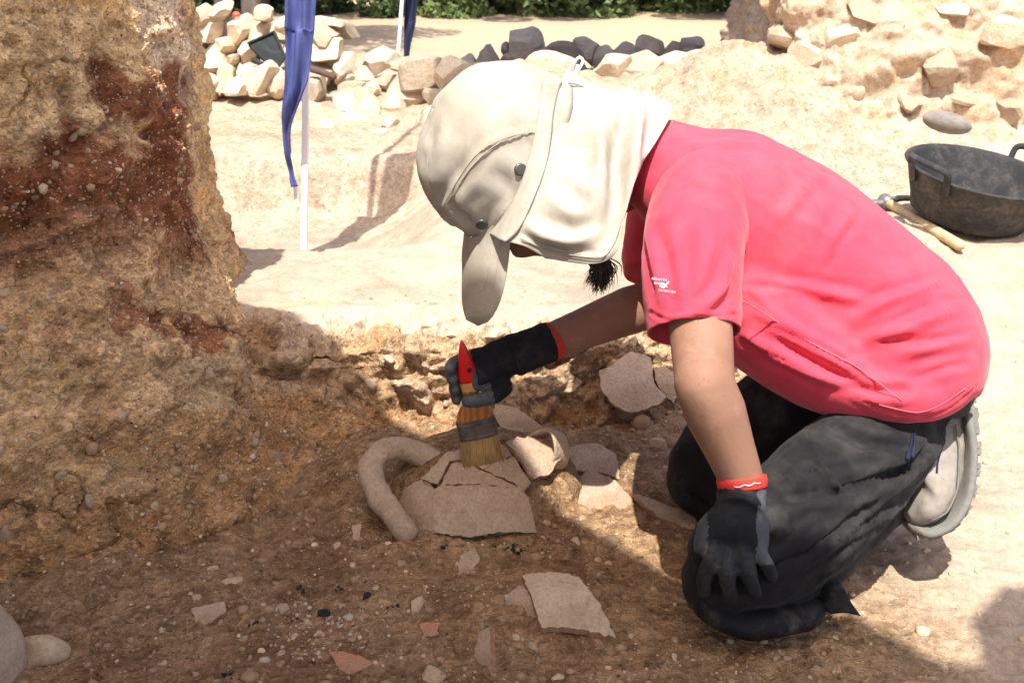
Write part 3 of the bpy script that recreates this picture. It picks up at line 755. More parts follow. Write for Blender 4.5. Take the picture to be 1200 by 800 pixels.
stem_v = merge([tube([(0, 0, -.1), (.1 * c, .1 * s, .4), (.3 * c, .3 * s, 1.0)], [.05, .035, .012], 6, 3) for c, s in [(math.cos(a), math.sin(a)) for a in (0, 1.3, 2.7, 4, 5.2)]])
stem_me = mesh_from('stem', *stem_v); stem_me.materials.append(M_bark)
rs = np.random.RandomState(9)
blab = ['olive green bush on the far edge of the dry field', 'evergreen bush on the far edge of the field, shade put in its dark leaves', 'light green bush on the far edge of the dry field']
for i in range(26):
    x = -9 + i * .78 + rs.uniform(-.25, .25); k = (1 if x < -1.7 else [0, 2, 0, 1][rs.randint(4)])  # left-hand bushes take the dark leaf in place of shade
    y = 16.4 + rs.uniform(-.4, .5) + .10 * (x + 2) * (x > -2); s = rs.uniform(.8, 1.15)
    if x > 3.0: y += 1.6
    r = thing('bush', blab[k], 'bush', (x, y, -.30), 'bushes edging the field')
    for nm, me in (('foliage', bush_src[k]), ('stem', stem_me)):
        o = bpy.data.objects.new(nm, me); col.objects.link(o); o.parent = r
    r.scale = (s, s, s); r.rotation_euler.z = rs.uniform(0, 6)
def tree(loc, h, rad, lab, seed, lm):
    r = thing('tree', lab, 'tree', loc)
    x, y, z = loc; rs = np.random.RandomState(seed)
    tr = [tube([(x, y, z - .1), (x + .03, y, z + h * .3), (x - .05, y + .05, z + h * .7), (x, y, z + h)], [rad * 1.25, rad, rad * .75, rad * .2], 10, 5)]
    for a in range(6):
        an = a * 1.05 + .3; hz = h * (.5 + .07 * a)
        tr.append(tube([(x, y, z + hz), (x + .5 * math.cos(an), y + .5 * math.sin(an), z + hz + .3), (x + 1.1 * math.cos(an), y + 1.1 * math.sin(an), z + hz + .5)], [rad * .4, rad * .25, .01], 6, 3))
    obj('trunk', merge(tr), M_bark, r)
    v, f = crown(seed, 6000, 1.7, 1.7, 1.2, 0.0, .08, 14); v[:, 2] = v[:, 2] * 1.0
    v2 = v + np.array([x, y, z + h * .85]); obj('crown', (v2, f), lm, r, False)
tree((-2.95, 12.0, -.3), 3.4, .075, 'slim pine trunk behind the red cap on the stone wall', 61, M_leaf2)
tree((-2.62, 11.8, -.3), 3.6, .085, 'pale pine trunk just right of the red cap on the stone wall', 62, M_leaf2)
tree((3.32, 15.6, -.3), 1.3, .05, 'small tree standing on the field beside the earth bank', 63, M_leaf)

# ================================================================ shade tent and an added unseen tarp
M_white_metal = simple('white_paint', (.78, .79, .82), .35, 30, .06, .1, .001, .5)
M_blue = dusty('blue_cloth', (.075, .095, .27), (.2, .2, .32), .25, .75, 5, 700)
M_navy = dusty('navy_cloth', (.018, .022, .05), (.1, .1, .12), .15, .8, 5, 700)
M_red_edge = simple('red_tape', (.45, .09, .06), .8)
def fabric_sheet(name, c, trans):
    t = NT(name); n = t.noise(300, 2)
    t.base(c, .9, t.bump(n, .2, .001), .2)
    tr = t.n('BsdfTranslucent'); tr.inputs[0].default_value = (*c, 1)
    mx = t.n('MixShader'); mx.inputs[0].default_value = trans
    t.l(t.b.outputs[0], mx.inputs[1]); t.l(tr.outputs[0], mx.inputs[2]); t.l(mx.outputs[0], t.out.inputs[0]); return t.m
M_canopy = fabric_sheet('canopy_cloth', (.10, .12, .30), .06)
M_tarp = fabric_sheet('tarp_cloth', (.70, .60, .47), .09)  # tint and translucency set to warm the shade under the added tarp

leg1 = at(355, 300, 3.12); leg2 = at(466, 96, 5.8)
tent = thing('gazebo', 'shade gazebo with slim white legs and furled blue cloth strips', 'gazebo', (leg1[0], leg1[1], 0.0))
def leg(foot, top, r=.0128):
    foot = np.array(foot, float); top = np.array(top, float)
    v, f = tube([foot, (foot + top) / 2, top], r, 4, 1, power=1.0, up=(1, 1, 0))
    o = obj('leg', (v, f), M_white_metal, tent, False)
    bv = o.modifiers.new('b', 'BEVEL'); bv.width = .003; bv.segments = 2
    kk = box(foot + np.array([0, 0, .004]), (.03, .03, .004)); obj('foot_plate', kk, M_white_metal, o, False)
    return o
g1z = float(ground_z(leg1[0], leg1[1] + .02)[0]); g2z = float(ground_z(leg2[0], leg2[1])[0])
TA, TB, TC_, TD = (-.43, 3.30, 2.55), (-.33, 5.95, 2.55), (2.0, 6.7, 2.55), (1.55, 4.95, 2.55)
leg((leg1[0], leg1[1], g1z - .01), TA)
leg((leg2[0] - .0, leg2[1], g2z - .01), TB)
leg((2.02, 6.7, float(ground_z(2.02, 6.7)[0]) - .01), TC_)
leg((1.57, 4.95, float(ground_z(1.57, 4.95)[0]) - .01), TD)
n = 17; uu = np.linspace(0, 1, n)
A_, B_, C_, D_ = map(np.array, (TA, TB, TC_, TD))
roof = []
for a in uu:
    for b in uu:
        p = (A_ * (1 - a) + D_ * a) * (1 - b) + (B_ * (1 - a) + C_ * a) * b
        p = p + np.array([0, 0, .75 * (1 - max(abs(2 * a - 1), abs(2 * b - 1))) ** .9]); roof.append(p)
ro = obj('canopy', (np.array(roof), grid_faces(n, n)), M_canopy, tent, False); ro.modifiers.new('s', 'SOLIDIFY').thickness = .003
for P, Q in ((A_, B_), (B_, C_), (C_, D_), (D_, A_)):
    t = np.linspace(0, 1, 30)[:, None]; e = P * (1 - t) + Q * t + np.stack([0 * t[:, 0], 0 * t[:, 0], -.004 + 0 * t[:, 0]], 1)
    lo = e - np.array([0, 0, .12]) + np.stack([0 * t[:, 0], 0 * t[:, 0], .015 * np.sin(t[:, 0] * 60)], 1)
    va = obj('valance', (np.stack([e, lo], 1).reshape(-1, 3), grid_faces(30, 2)), M_canopy, tent, False); va.modifiers.new('s', 'SOLIDIFY').thickness = .003
def strip(name, rows, d0, mat, amp=.012, thick=.004, seed=0):
    m = 15; V = []
    rows = catmull(np.array(rows, float), 8)
    for i, (y, l, r, dd) in enumerate(rows):
        for j in range(m):
            t = j / (m - 1); p = at(l + (r - l) * t, y, d0 + dd)
            w = (r - l) / FPX * d0
            p = p + cv(0, 0, 1) * (amp * min(1, w / .08) * (math.sin(t * 9 + i * .11 + seed) + .6 * math.sin(t * 17 - i * .23) + .25 * math.sin(i * .45 + t * 5)))
            V.append(p)
    o = obj(name, (np.array(V), grid_faces(len(rows), m)), mat, tent); s = o.modifiers.new('s', 'SOLIDIFY'); s.thickness = thick; return o
s1 = strip('furled_cloth', [(-620, 350, 405, -.62), (-300, 342, 390, -.45), (0, 337, 368.5, -.27), (40, 335.5, 366, -.25), (90, 333, 361, -.22), (120, 331, 350, -.19), (150, 330.5, 340, -.15), (180, 333, 340.5, -.12), (200, 338, 344, -.09), (219, 342.5, 348, -.08)], 3.12, M_blue)
strip('red_edge', [(92, 360, 362.3, -.217), (120, 349, 351.5, -.187), (150, 339, 341, -.147), (180, 339.8, 341.2, -.117)], 3.12, M_red_edge, .001, .003)
strip('pale_tab', [(219, 343.5, 348.5, -.05), (228, 344, 348.5, -.05), (237, 344.5, 349, -.05)], 3.12, M_white_metal, .001, .003)
strip('furled_cloth', [(-500, 486, 530, -.5), (-200, 482, 505, -.2), (0, 475.5, 488.5, -.05), (30, 474, 486, -.05), (55, 473, 481, -.05), (78, 474, 477.5, -.05)], 5.8, M_navy, .012)

tarp = thing('unseen_shade_tarp', 'added unseen beige tarp on poles, shaped to cast the trench shade', 'tarp', (-2.8, -.5, 0))
HT = 2.3; sh = np.array(SUN_AZ) * (HT / math.tan(SUN_EL))
edge = np.array([(-2.9, 4.3), (-1.6, 3.2), (-.95, 2.62), (-.66, 2.32), (-.34, 2.06), (-.15, 1.83), (0, 1.675), (.05, 1.575), (.15, 1.47), (.22, 1.38), (.30, 1.29), (.45, 1.27), (.535, 1.16), (.575, 1.16), (.6, 1.265), (.674, 1.335), (.85, 1.33), (1.3, 1.0), (2.2, .2)]) - sh  # outline shaped so this added sheet casts the foreground shadow
poly = np.concatenate([edge, [(2.2, -3.2), (-3.8, -3.2), (-4.4, 2.6)]])
bm = bmesh.new(); fv = [bm.verts.new((x, y, HT)) for x, y in poly]; bm.faces.new(fv)
bmesh.ops.triangulate(bm, faces=bm.faces); bmesh.ops.subdivide_edges(bm, edges=bm.edges, cuts=3, use_grid_fill=True)
for v in bm.verts: v.co.z += .05 * math.sin(v.co.x * 1.3) * math.cos(v.co.y * 1.1)
me = bpy.data.meshes.new('tarp_sheet'); bm.to_mesh(me); bm.free()
o = link('tarp_sheet', me, M_tarp, tarp); o.modifiers.new('s', 'SOLIDIFY').thickness = .003
for x, y in ((2.2, -3.2), (-3.8, -3.2), (-4.4, 2.6), (-3.0, 3.2)):
    obj('pole', tube([(x, y, -.1), (x, y, 1.2), (x, y, 2.3)], .02, 10, 1), M_white_metal, tarp)

# ================================================================ the worker
M_skin = NT('skin'); _t = M_skin
_n = _t.noise(14, 4); _c = _t.mix(1.0, (.315, .17, .112), _t.ramp(_n, [(.3, (.88, .82, .8)), (.5, (1, 1, 1)), (.7, (1.08, 1.06, 1.05))]), 'MULTIPLY')
_vo = _t.n('TexVoronoi', i_Scale=170.0); _t.l(_t.tc.outputs['Object'], _vo.inputs[0]); _sp = _t.n('SeparateColor'); _t.l(_vo.outputs['Color'], _sp.inputs[0])
_c = _t.mix(_t.math('MULTIPLY', _t.math('MULTIPLY', _t.maprange(_vo.outputs['Distance'], .12, .3, 1, 0), _t.math('GREATER_THAN', _sp.outputs[0], .8)), .45), _c, (.2, .09, .055))
_c = _t.mix(_t.maprange(_t.noise(26, 5, .65), .52, .72, 0, .35), _c, (.46, .33, .23))
_t.base(_c, .6, _t.bump(_t.noise(160, 4), .35, .0012, _t.bump(_t.noise(520, 3), .35, .0006)), .3)
_t.b.inputs['Subsurface Weight'].default_value = .12; _t.b.inputs['Subsurface Radius'].default_value = (.01, .004, .002)
M_skin = _t.m
M_shirt = dusty('pink_jersey', (.70, .060, .104), (.60, .15, .15), .4, .78, 5, 1500, .15, .15)
M_trous = dusty('black_trousers', (.0135, .0135, .0145), (.13, .12, .108), .6, .85, 5, 900, .05)
M_hat = dusty('cream_cotton', (.445, .41, .34), (.29, .235, .16), .8, .85, 9, 1100, .05)
M_hat2 = dusty('cream_visor', (.44, .40, .325), (.33, .27, .19), .4, .85, 9, 1100)
M_glove = dusty('black_knit', (.017, .019, .022), (.09, .085, .08), .4, .9, 16, 700, 0, .6)
M_glove2 = dusty('grey_rubber', (.075, .085, .093), (.28, .27, .25), .5, .6, 22, 500)
M_glove3 = dusty('dark_rubber', (.019, .022, .025), (.13, .125, .115), .5, .6, 26, 500, 0, .4)
M_pad = dusty('knee_pad_rubber', (.010, .010, .011), (.15, .13, .11), .5, .6, 18, 500)
M_red = simple('red_knit', (.62, .045, .03), .8, 200, .2, .4, .001)
M_whitecord = simple('white_cord', (.8, .8, .78), .7, 100, .1)
M_shoe = dusty('shoe_suede', (.30, .27, .235), (.36, .28, .20), .7, .85, 18, 700)
M_sole = dusty('shoe_sole', (.19, .185, .17), (.34, .28, .21), .7, .8, 22, 400)
M_hair = simple('dark_hair', (.022, .013, .009), .45, 60, .4, .2, .001, .5)
M_button = simple('snap_metal', (.12, .12, .11), .4, 80, .2, .1, .0005, .5, .6)
M_logo = simple('white_print', (.8, .74, .74), .6, 80, .05)
M_orange = simple('orange_strap', (.65, .12, .03), .6)

def ring_loft(rows, lat, n=40, sub=8, power=1.0, cap=True):
    """rows: centre, half breadth (along lat), half thickness; thickness is at right angles to the run of centres and lat"""
    Cn = np.array([r[0] for r in rows]); T = np.gradient(Cn, axis=0); A, B = [], []
    for (c, hb, ht), t in zip(rows, T):
        t = nrm(t); l = nrm(np.asarray(lat) - t * np.dot(lat, t)); b = np.cross(t, l); A.append(l * hb); B.append(b * ht)
    return loft(Cn, np.array(A), np.array(B), n, sub, cap, power)
LAT = nrm((-.16, -1, .04))          # her left, towards the viewer

# key joints
Hip = at(1085, 440, 1.60); Waist = at(993, 362, 1.62); Chest = at(902, 290, 1.63); Shou = at(826, 228, 1.64); Neck = at(756, 184, 1.645)
LSh = at(812, 262, 1.49); LEl = at(826, 452, 1.355); LWr = at(871, 566, 1.385)
RSh = at(792, 238, 1.80); REl = at(778, 348, 1.76); RWr = at(640, 402, 1.70)

# ---- head frame
U = nrm(cv(-.80, .44, .40)); F0 = cv(-.54, -.84, .05); Fd = nrm(F0 - U * np.dot(F0, U)); Ld = np.cross(U, Fd)
HC = at(612, 192, 1.615)            # centre of the hat's opening
def hp(f, l, u): return HC + Fd * f + Ld * l + U * u

# ---- body (one skin): head, neck, arms, trunk and legs under the clothes
parts = []
hc = hp(.0, 0, -.02)
sv = []; sf = []
bm = bmesh.new(); bmesh.ops.create_uvsphere(bm, u_segments=32, v_segments=24, radius=1.0)
q = np.array([v.co[:] for v in bm.verts]); fq = [[v.index for v in f.verts] for f in bm.faces]; bm.free()
# q: x front, y left, z up
jaw = np.clip(-q[:, 2], 0, 1)
hx = q[:, 0] * .098 * (1 - .10 * jaw) - .012 * jaw * (q[:, 0] < 0) + .02 * jaw * (q[:, 0] > 0); hy = q[:, 1] * .074 * (1 - .25 * jaw ** 1.5); hz = q[:, 2] * .125 - .015
def bump_(cx, cy, cz, amp, w):
    global hx
    hx = hx + amp * np.exp(-(((hy - cy) / w[0]) ** 2 + ((hz - cz) / w[1]) ** 2)) * (q[:, 0] > .1)
bump_(0, 0, -.035, .024, (.012, .022)); bump_(0, 0, -.055, .010, (.018, .010)); bump_(0, 0, -.080, .009, (.022, .007)); bump_(0, 0, -.093, .007, (.018, .006)); bump_(0, 0, -.115, .012, (.02, .014))
bump_(.03, .03, -.012, -.010, (.014, .010)); bump_(0, -.03, -.012, -.010, (.014, .010)); bump_(0, .03, .008, .006, (.02, .006)); bump_(0, -.03, .008, .006, (.02, .006))
parts.append((np.stack([hc + Fd * a + Ld * b + U * c for a, b, c in zip(hx, hy, hz)]), fq))
for s in (-1, 1):                   # ears
    parts.append(tube([hp(-.01, s * .072, -.045), hp(-.018, s * .082, -.03), hp(-.016, s * .084, -.012), hp(-.008, s * .076, -.005)], [.007, .008, .008, .006], 8, 4, round_ends=True))
parts.append(tube([hp(-.03, 0, -.07), hp(-.045, 0, -.13), Neck, Shou], [.055, .054, .06, .07], 20, 5))
parts.append(ring_loft([(at(1050, 418, 1.61), .08, .045), (Waist, .105, .085), (Chest, .12, .09), (Shou, .13, .075), (Neck, .06, .05)], LAT))
def limb(P, r, n=18): return tube(P, r, n, 6, round_ends=True)
parts.append(limb([Shou * .4 + LSh * .6, LSh, LSh * .5 + LEl * .5, LEl * .93 + LSh * .07, LEl, LEl * .72 + LWr * .28, LEl * .35 + LWr * .65, LWr, LWr * 1.12 - LEl * .12], [.05, .05, .041, .0365, .036, .0375, .031, .0262, .022]))
parts.append(limb([Shou * .4 + RSh * .6, RSh, RSh * .5 + REl * .5, REl, REl * .7 + RWr * .3, REl * .3 + RWr * .7, RWr, RWr * 1.12 - REl * .12], [.05, .047, .042, .037, .0375, .031, .027, .026]))
# leg joints
LHip = at(1046, 476, 1.585); LKn = at(862, 668, 1.435); LAn = at(1062, 575, 1.60); RHip = at(1060, 432, 1.70); RKn = at(826, 545, 1.745); RAn = at(1050, 500, 1.86)
parts += [limb([LHip, LHip * .5 + LKn * .5, LKn], [.042, .05, .04]), limb([LKn, LKn * .5 + LAn * .5, LAn], [.033, .035, .026]),
          limb([Hip * .7 + RHip * .3, RHip, RHip * .5 + RKn * .5, RKn], [.05, .055, .055, .04]), limb([RKn, RKn * .5 + RAn * .5, RAn], [.033, .035, .026]), limb([Waist, at(1046, 420, 1.61), LHip], [.07, .045, .04])]
bv, bf = remesh(merge(parts), .0042, 4)
person = obj('person', (bv, bf), M_skin)
tag(person, 'person in pink shirt and cream sun hat kneeling to brush the buried jar', 'person')

# ---- T-shirt
sp = []
hemdir = nrm(Hip - Waist)
sp.append(ring_loft([(at(1092, 474, 1.593), .150, .060), (at(1087, 442, 1.60), .158, .092), (at(1050, 406, 1.605), .158, .124), (Waist, .150, .134), (Waist * .5 + Chest * .5, .152, .138), (Chest, .162, .136), (Chest * .4 + Shou * .6, .170, .124), (Shou, .162, .106), (Shou * .5 + Neck * .5, .115, .075), (Neck, .075, .062)], LAT, 48, 8, .88))
# slack belly of the loose shirt, hanging forward and down to the thighs
sp.append(ring_loft([(at(1040, 452, 1.56), .10, .06), (at(975, 420, 1.57), .115, .075), (at(915, 375, 1.58), .12, .085), (at(870, 330, 1.59), .12, .085)], LAT, 36, 8))
# slack hem hanging over the near hip
sp.append(tube([at(985, 440, 1.50), at(1020, 458, 1.488), at(1055, 466, 1.478), at(1090, 464, 1.478), at(1120, 446, 1.50), at(1132, 430, 1.53)], [.030, .032, .033, .033, .032, .028], 20, 6, round_ends=True))
# sleeves
def sleeve(P, r, fl): return tube(P, r, 30, 7, flat=fl, up=(1, 0, 0))
sp.append(sleeve([at(838, 232, 1.58), at(818, 262, 1.51), at(812, 290, 1.46), at(812, 310, 1.44), at(813, 325, 1.42)], [.078, .076, .066, .056, .048], .80))
sp.append(sleeve([at(815, 228, 1.72), at(790, 245, 1.79), at(775, 290, 1.79), at(768, 325, 1.775)], [.08, .074, .062, .052], .95))
tv, tf = remesh(merge(sp), .0040, 9, .55)
def pl(*pts): return [at(*p) for p in pts]
N = normals(tv, tf)
if ((tv - tv.mean(0)) * N).sum() < 0: N = -N
def near_pt(V, px, py):
    o = at(px, py, 0.0); dv = nrm(at(px, py, 1.0) - o); w = V - o; tt = w @ dv
    dd = np.linalg.norm(w - tt[:, None] * dv, axis=1); idx = np.where(dd < max(.007, dd.min() * 1.1))[0]
    return V[idx[np.argmin(tt[idx])]]
def folds(V, N, lst):
    for amp, w, pts in lst: V = fold(V, N, [near_pt(V, *p) for p in pts], amp, w)
    return V
tv = folds(tv, N, [
 (0.0071, 0.0072, [(1128, 322), (1085, 335), (1045, 352), (1000, 380)]), (0.0076, 0.0079, [(1143, 360), (1095, 372), (1040, 388), (985, 405)]), (0.0057, 0.0065, [(1150, 400), (1100, 405), (1050, 415)]),
 (0.0066, 0.0086, [(880, 352), (930, 385), (990, 420), (1040, 445)]), (-0.0057, 0.0072, [(885, 385), (930, 410), (985, 440), (1030, 458)]), (0.0076, 0.0072, [(868, 395), (920, 428), (980, 455)]),
 (-0.0076, 0.0058, [(1000, 458), (1040, 454), (1068, 448)]),
 (0.0057, 0.0072, [(905, 330), (960, 345), (1020, 350)]), (0.0047, 0.0086, [(1000, 235), (985, 270), (975, 300)]), (0.0038, 0.0086, [(960, 200), (930, 240), (915, 270)]),
 (0.0057, 0.0065, [(762, 250), (768, 290), (774, 330)]), (-0.0047, 0.0065, [(775, 250), (782, 300), (786, 350)]), (0.0047, 0.0079, [(840, 250), (836, 290), (826, 330)]), (0.0047, 0.0072, [(856, 300), (845, 330), (820, 355)]),
 (0.0038, 0.0101, [(800, 150), (830, 175), (850, 200)]), (0.0047, 0.0072, [(905, 405), (960, 435), (1015, 452)])])
_ax = nrm(Hip - Shou); _al = (tv @ _ax)[:, None] * _ax; _q = _al * 6 + (tv - _al) * 20
for amp, w, pts in [(.008, .005, [(878, 352), (930, 384), (985, 414), (1040, 440)]), (.007, .0045, [(882, 378), (930, 402), (1000, 436)]), (.006, .004, [(1132, 345), (1090, 356), (1045, 372)]), (.006, .004, [(1146, 384), (1095, 392), (1040, 405), (990, 418)]), (.005, .004, [(1015, 458), (1045, 456), (1070, 458)]), (.005, .004, [(1140, 425), (1110, 435), (1075, 440)]), (.005, .004, [(880, 330), (915, 335), (955, 350)]), (.006, .004, [(870, 405), (915, 428), (970, 450)]), (.004, .004, [(1010, 250), (990, 280), (975, 315)])]:
    tv = crease(tv, N, [near_pt(tv, *p) for p in pts], amp, w)
tv += N * (.0022 * fbm(tv * 13, 3) + .0022 * fbm(_q, 3, ridged=True) * ss(-.1, .5, perlin(tv * 6 + 2)))[:, None]
N = normals(tv, tf); N = N if ((tv - tv.mean(0)) * N).sum() > 0 else -N
# seams and hems are stitched grooves
def seam(V, N, pts, amp=-.0022, w=.0032):
    return fold(V, N, [near_pt(V, *p) for p in pts], amp, w, False)
tv = seam(tv, N, [(872, 345), (905, 365), (960, 400), (1010, 432), (1065, 466)])
tv = seam(tv, N, [(1000, 470), (1045, 488), (1085, 493), (1120, 480), (1150, 452)], -.0018, .003)
shirt = obj('t_shirt', (tv, tf), M_shirt, person)
# the near sleeve: an open sewn tube set into the shoulder
SV, SF = tube([at(838, 236, 1.585), at(820, 258, 1.52), at(812, 300, 1.465), at(811, 345, 1.438), at(813, 390, 1.425)], [.083, .085, .081, .075, .070], 96, 26, flat=.82, up=(1, 0, 0), cap=False)
SN = normals(SV, SF); SN = SN if ((SV - SV.mean(0)) * SN).sum() > 0 else -SN
SV = SV + SN * (.0030 * fbm(SV * 12 + 4, 3))[:, None]
SV = folds(SV, SN, [(.006, .008, [(752, 262), (762, 300), (770, 345)]), (-.006, .008, [(770, 262), (780, 310), (786, 360)]), (.005, .010, [(838, 262), (834, 300), (822, 345)]), (.006, .008, [(862, 300), (850, 330), (828, 358)]), (-.004, .008, [(805, 250), (806, 300), (800, 340)]), (.004, .007, [(860, 330), (840, 352), (815, 368)])])
SN = normals(SV, SF); SN = SN if ((SV - SV.mean(0)) * SN).sum() > 0 else -SN
SV = seam(SV, SN, [(757, 364), (780, 374), (812, 377), (840, 374), (866, 364)], -.0022, .0028)
slv = obj('sleeve', (SV, SF), M_shirt, shirt); slv.modifiers.new('s', 'SOLIDIFY').thickness = .0022
tv_all = np.concatenate([tv, SV])
def stitch(pts, r=.0011, lift=.0006, mat=None):
    P = catmull(np.array([near_pt(tv_all, *p) for p in pts]), 6); P = laplace_line(P, 4) - cv(0, 0, -1) * lift
    obj('seam', tube(P, r, 6, 1), mat or M_seam, shirt)
def laplace_line(P, it):
    P = P.copy()
    for _ in range(it): P[1:-1] = P[1:-1] * .5 + (P[2:] + P[:-2]) * .25
    return P
M_seam = dusty('pink_seam', (.80, .16, .21), (.7, .2, .22), .2, .8, 5, 1500)
stitch([(1030, 480), (1058, 487), (1085, 486), (1112, 474), (1138, 456)], .0007)
stitch([(876, 350), (905, 367), (960, 402), (1010, 434), (1060, 464)], .0009)
# printed mark on the left sleeve
def on_cloth(poly_px, lift=.0012):
    out = []
    for (px, py) in poly_px:
        p = near_pt(SV, px, py); d = (p - np.array([0, 0, CAMZ])) @ np.array([0, CP, -SP]); out.append(at(px, py, d - lift - .0012))
    return np.array(out)
def text_print(txt, px, py, size_px, ang, name):
    cu = bpy.data.curves.new('print', 'FONT'); cu.body = txt; cu.size = 1.0; cu.resolution_u = 2
    to = bpy.data.objects.new('print', cu); col.objects.link(to)
    dg = bpy.context.evaluated_depsgraph_get(); me = bpy.data.meshes.new_from_object(to.evaluated_get(dg))
    bpy.data.objects.remove(to)
    v = np.array([q.co[:] for q in me.vertices]); f = [list(p.vertices) for p in me.polygons]; bpy.data.meshes.remove(me)
    c, s = math.cos(ang), math.sin(ang)
    P = [(px + size_px * (c * a - s * -b), py + size_px * (s * a + c * -b)) for a, b, _ in v]
    o = obj(name, (on_cloth(P), f), M_logo, shirt, False); return o
text_print('REGATTA', 763.5, 327.5, 4.2, .12, 'sleeve_print')
text_print('GREAT', 766, 332.5, 4.0, .12, 'sleeve_print')
text_print('OUTDOORS', 771.5, 340.5, 3.6, .15, 'sleeve_print')
for pp in ([(774, 331), (780, 332.5), (784, 329), (784, 331), (780.5, 335), (783, 336), (781, 336.5), (777, 333.5), (774, 333)], [(773, 334), (776, 334.5), (780, 337), (777, 337.5), (773, 336)]):
    obj('sleeve_print', (on_cloth(pp), [list(range(len(pp)))]), M_logo, shirt, False)

# ---- trousers
tp = []
tp.append(ring_loft([(Waist * .6 + Hip * .4, .10, .07), (at(1070, 430, 1.60), .135, .080), (at(1084, 452, 1.60), .136, .068), (at(1082, 482, 1.60), .120, .052)], LAT, 40, 6))
tp.append(tube([at(1064, 474, 1.60), at(1030, 520, 1.555), at(978, 568, 1.50), at(915, 625, 1.455), at(862, 660, 1.43), at(845, 678, 1.43)], [.068, .078, .081, .077, .068, .052], 26, 7, round_ends=True))
tp.append(tube([at(860, 690, 1.44), at(930, 664, 1.475), at(995, 618, 1.53), at(1045, 578, 1.58), at(1066, 560, 1.61)], [.044, .048, .042, .036, .030], 20, 7, round_ends=True))
tp.append(tube([at(1052, 440, 1.69), at(1000, 455, 1.73), at(920, 490, 1.74), at(850, 525, 1.745), at(822, 545, 1.745)], [.070, .090, .085, .068, .052], 24, 7, round_ends=True))
tp.append(tube([at(825, 560, 1.75), at(900, 550, 1.79), at(1000, 525, 1.84), at(1060, 505, 1.88)], [.046, .05, .046, .036], 18, 7, round_ends=True))
pv, pf = remesh(merge(tp), .0046, 7, .5)
N = normals(pv, pf); N = N if ((pv - pv.mean(0)) * N).sum() > 0 else -N
pv = folds(pv, N, [
 (-.008, .006, [(1140, 500), (1080, 535), (1020, 570), (960, 578), (910, 580)]), (.006, .010, [(1135, 515), (1080, 548), (1020, 585)]), (.006, .008, [(940, 500), (965, 540), (985, 570), (1005, 600)]),
 (-.007, .006, [(1010, 600), (960, 640), (905, 668)]), (.006, .007, [(1040, 590), (990, 628), (930, 665), (890, 680)]), (-.006, .006, [(1050, 600), (1000, 640), (950, 675)]), (.005, .007, [(985, 492), (1020, 505), (1060, 512)]), (-.005, .006, [(975, 505), (1010, 520), (1050, 528)]),
 (.006, .008, [(900, 590), (890, 620), (895, 650)]), (.005, .007, [(1100, 520), (1060, 540), (1030, 545)]), (-.006, .006, [(1000, 540), (950, 548), (915, 552)]), (.006, .007, [(1070, 590), (1030, 615), (990, 645)]), (.005, .006, [(955, 690), (975, 670), (1000, 640)]),
 (.005, .007, [(930, 600), (915, 630), (900, 660)]), (-.004, .005, [(960, 590), (930, 628), (905, 640)])])
_la = nrm(LHip - LKn); _al = (pv @ _la)[:, None] * _la; _q = _al * 5 + (pv - _al) * 24
pv += N * (.0035 * fbm(pv * 9, 3) + .0030 * fbm(_q, 3, ridged=True) * ss(-.3, .3, perlin(pv * 7)) + .0010 * fbm(pv * 45, 2))[:, None]
N = normals(pv, pf); N = N if ((pv - pv.mean(0)) * N).sum() > 0 else -N
for amp, w, pts in [(.012, .007, [(1140, 498), (1085, 532), (1020, 568), (960, 578), (905, 582)]), (.009, .006, [(1045, 592), (990, 632), (935, 664), (890, 678)]), (.007, .005, [(1000, 590), (950, 628), (900, 655)]), (.008, .006, [(985, 498), (1015, 515), (1060, 522)]), (.006, .005, [(930, 530), (950, 552), (1000, 545), (1050, 530)]), (.007, .005, [(1060, 570), (1020, 600), (985, 620)]), (.006, .005, [(905, 560), (925, 540), (945, 515)]), (.007, .005, [(900, 600), (930, 610), (985, 590)]), (.006, .005, [(890, 640), (925, 636), (960, 615)])]:
    pv = crease(pv, N, [near_pt(pv, *p) for p in pts], amp, w)
pv = seam(pv, N, [(945, 505), (960, 535), (985, 565), (1010, 595), (1040, 620)], .0022, .0035)
pv[:, 2] = np.maximum(pv[:, 2], ground_z(pv[:, 0], pv[:, 1]) + .004)
trous = obj('trousers', (pv, pf), M_trous, person)
for k, (a, b) in enumerate((((1073, 502), (1069, 534)), ((1076, 502), (1074, 531)))):
    p0, p1 = near_pt(pv, *a) + LAT * .004, near_pt(pv, *b) + LAT * .006
    o = obj('drawcord', tube([p0, (p0 + p1) / 2 + LAT * .003, p1], .0012, 6, 4), M_navy, trous)
    obj('cord_end', tube([p1 + nrm(p0 - p1) * .012, p1], .0030, 8, 2, round_ends=True), M_navy, o)

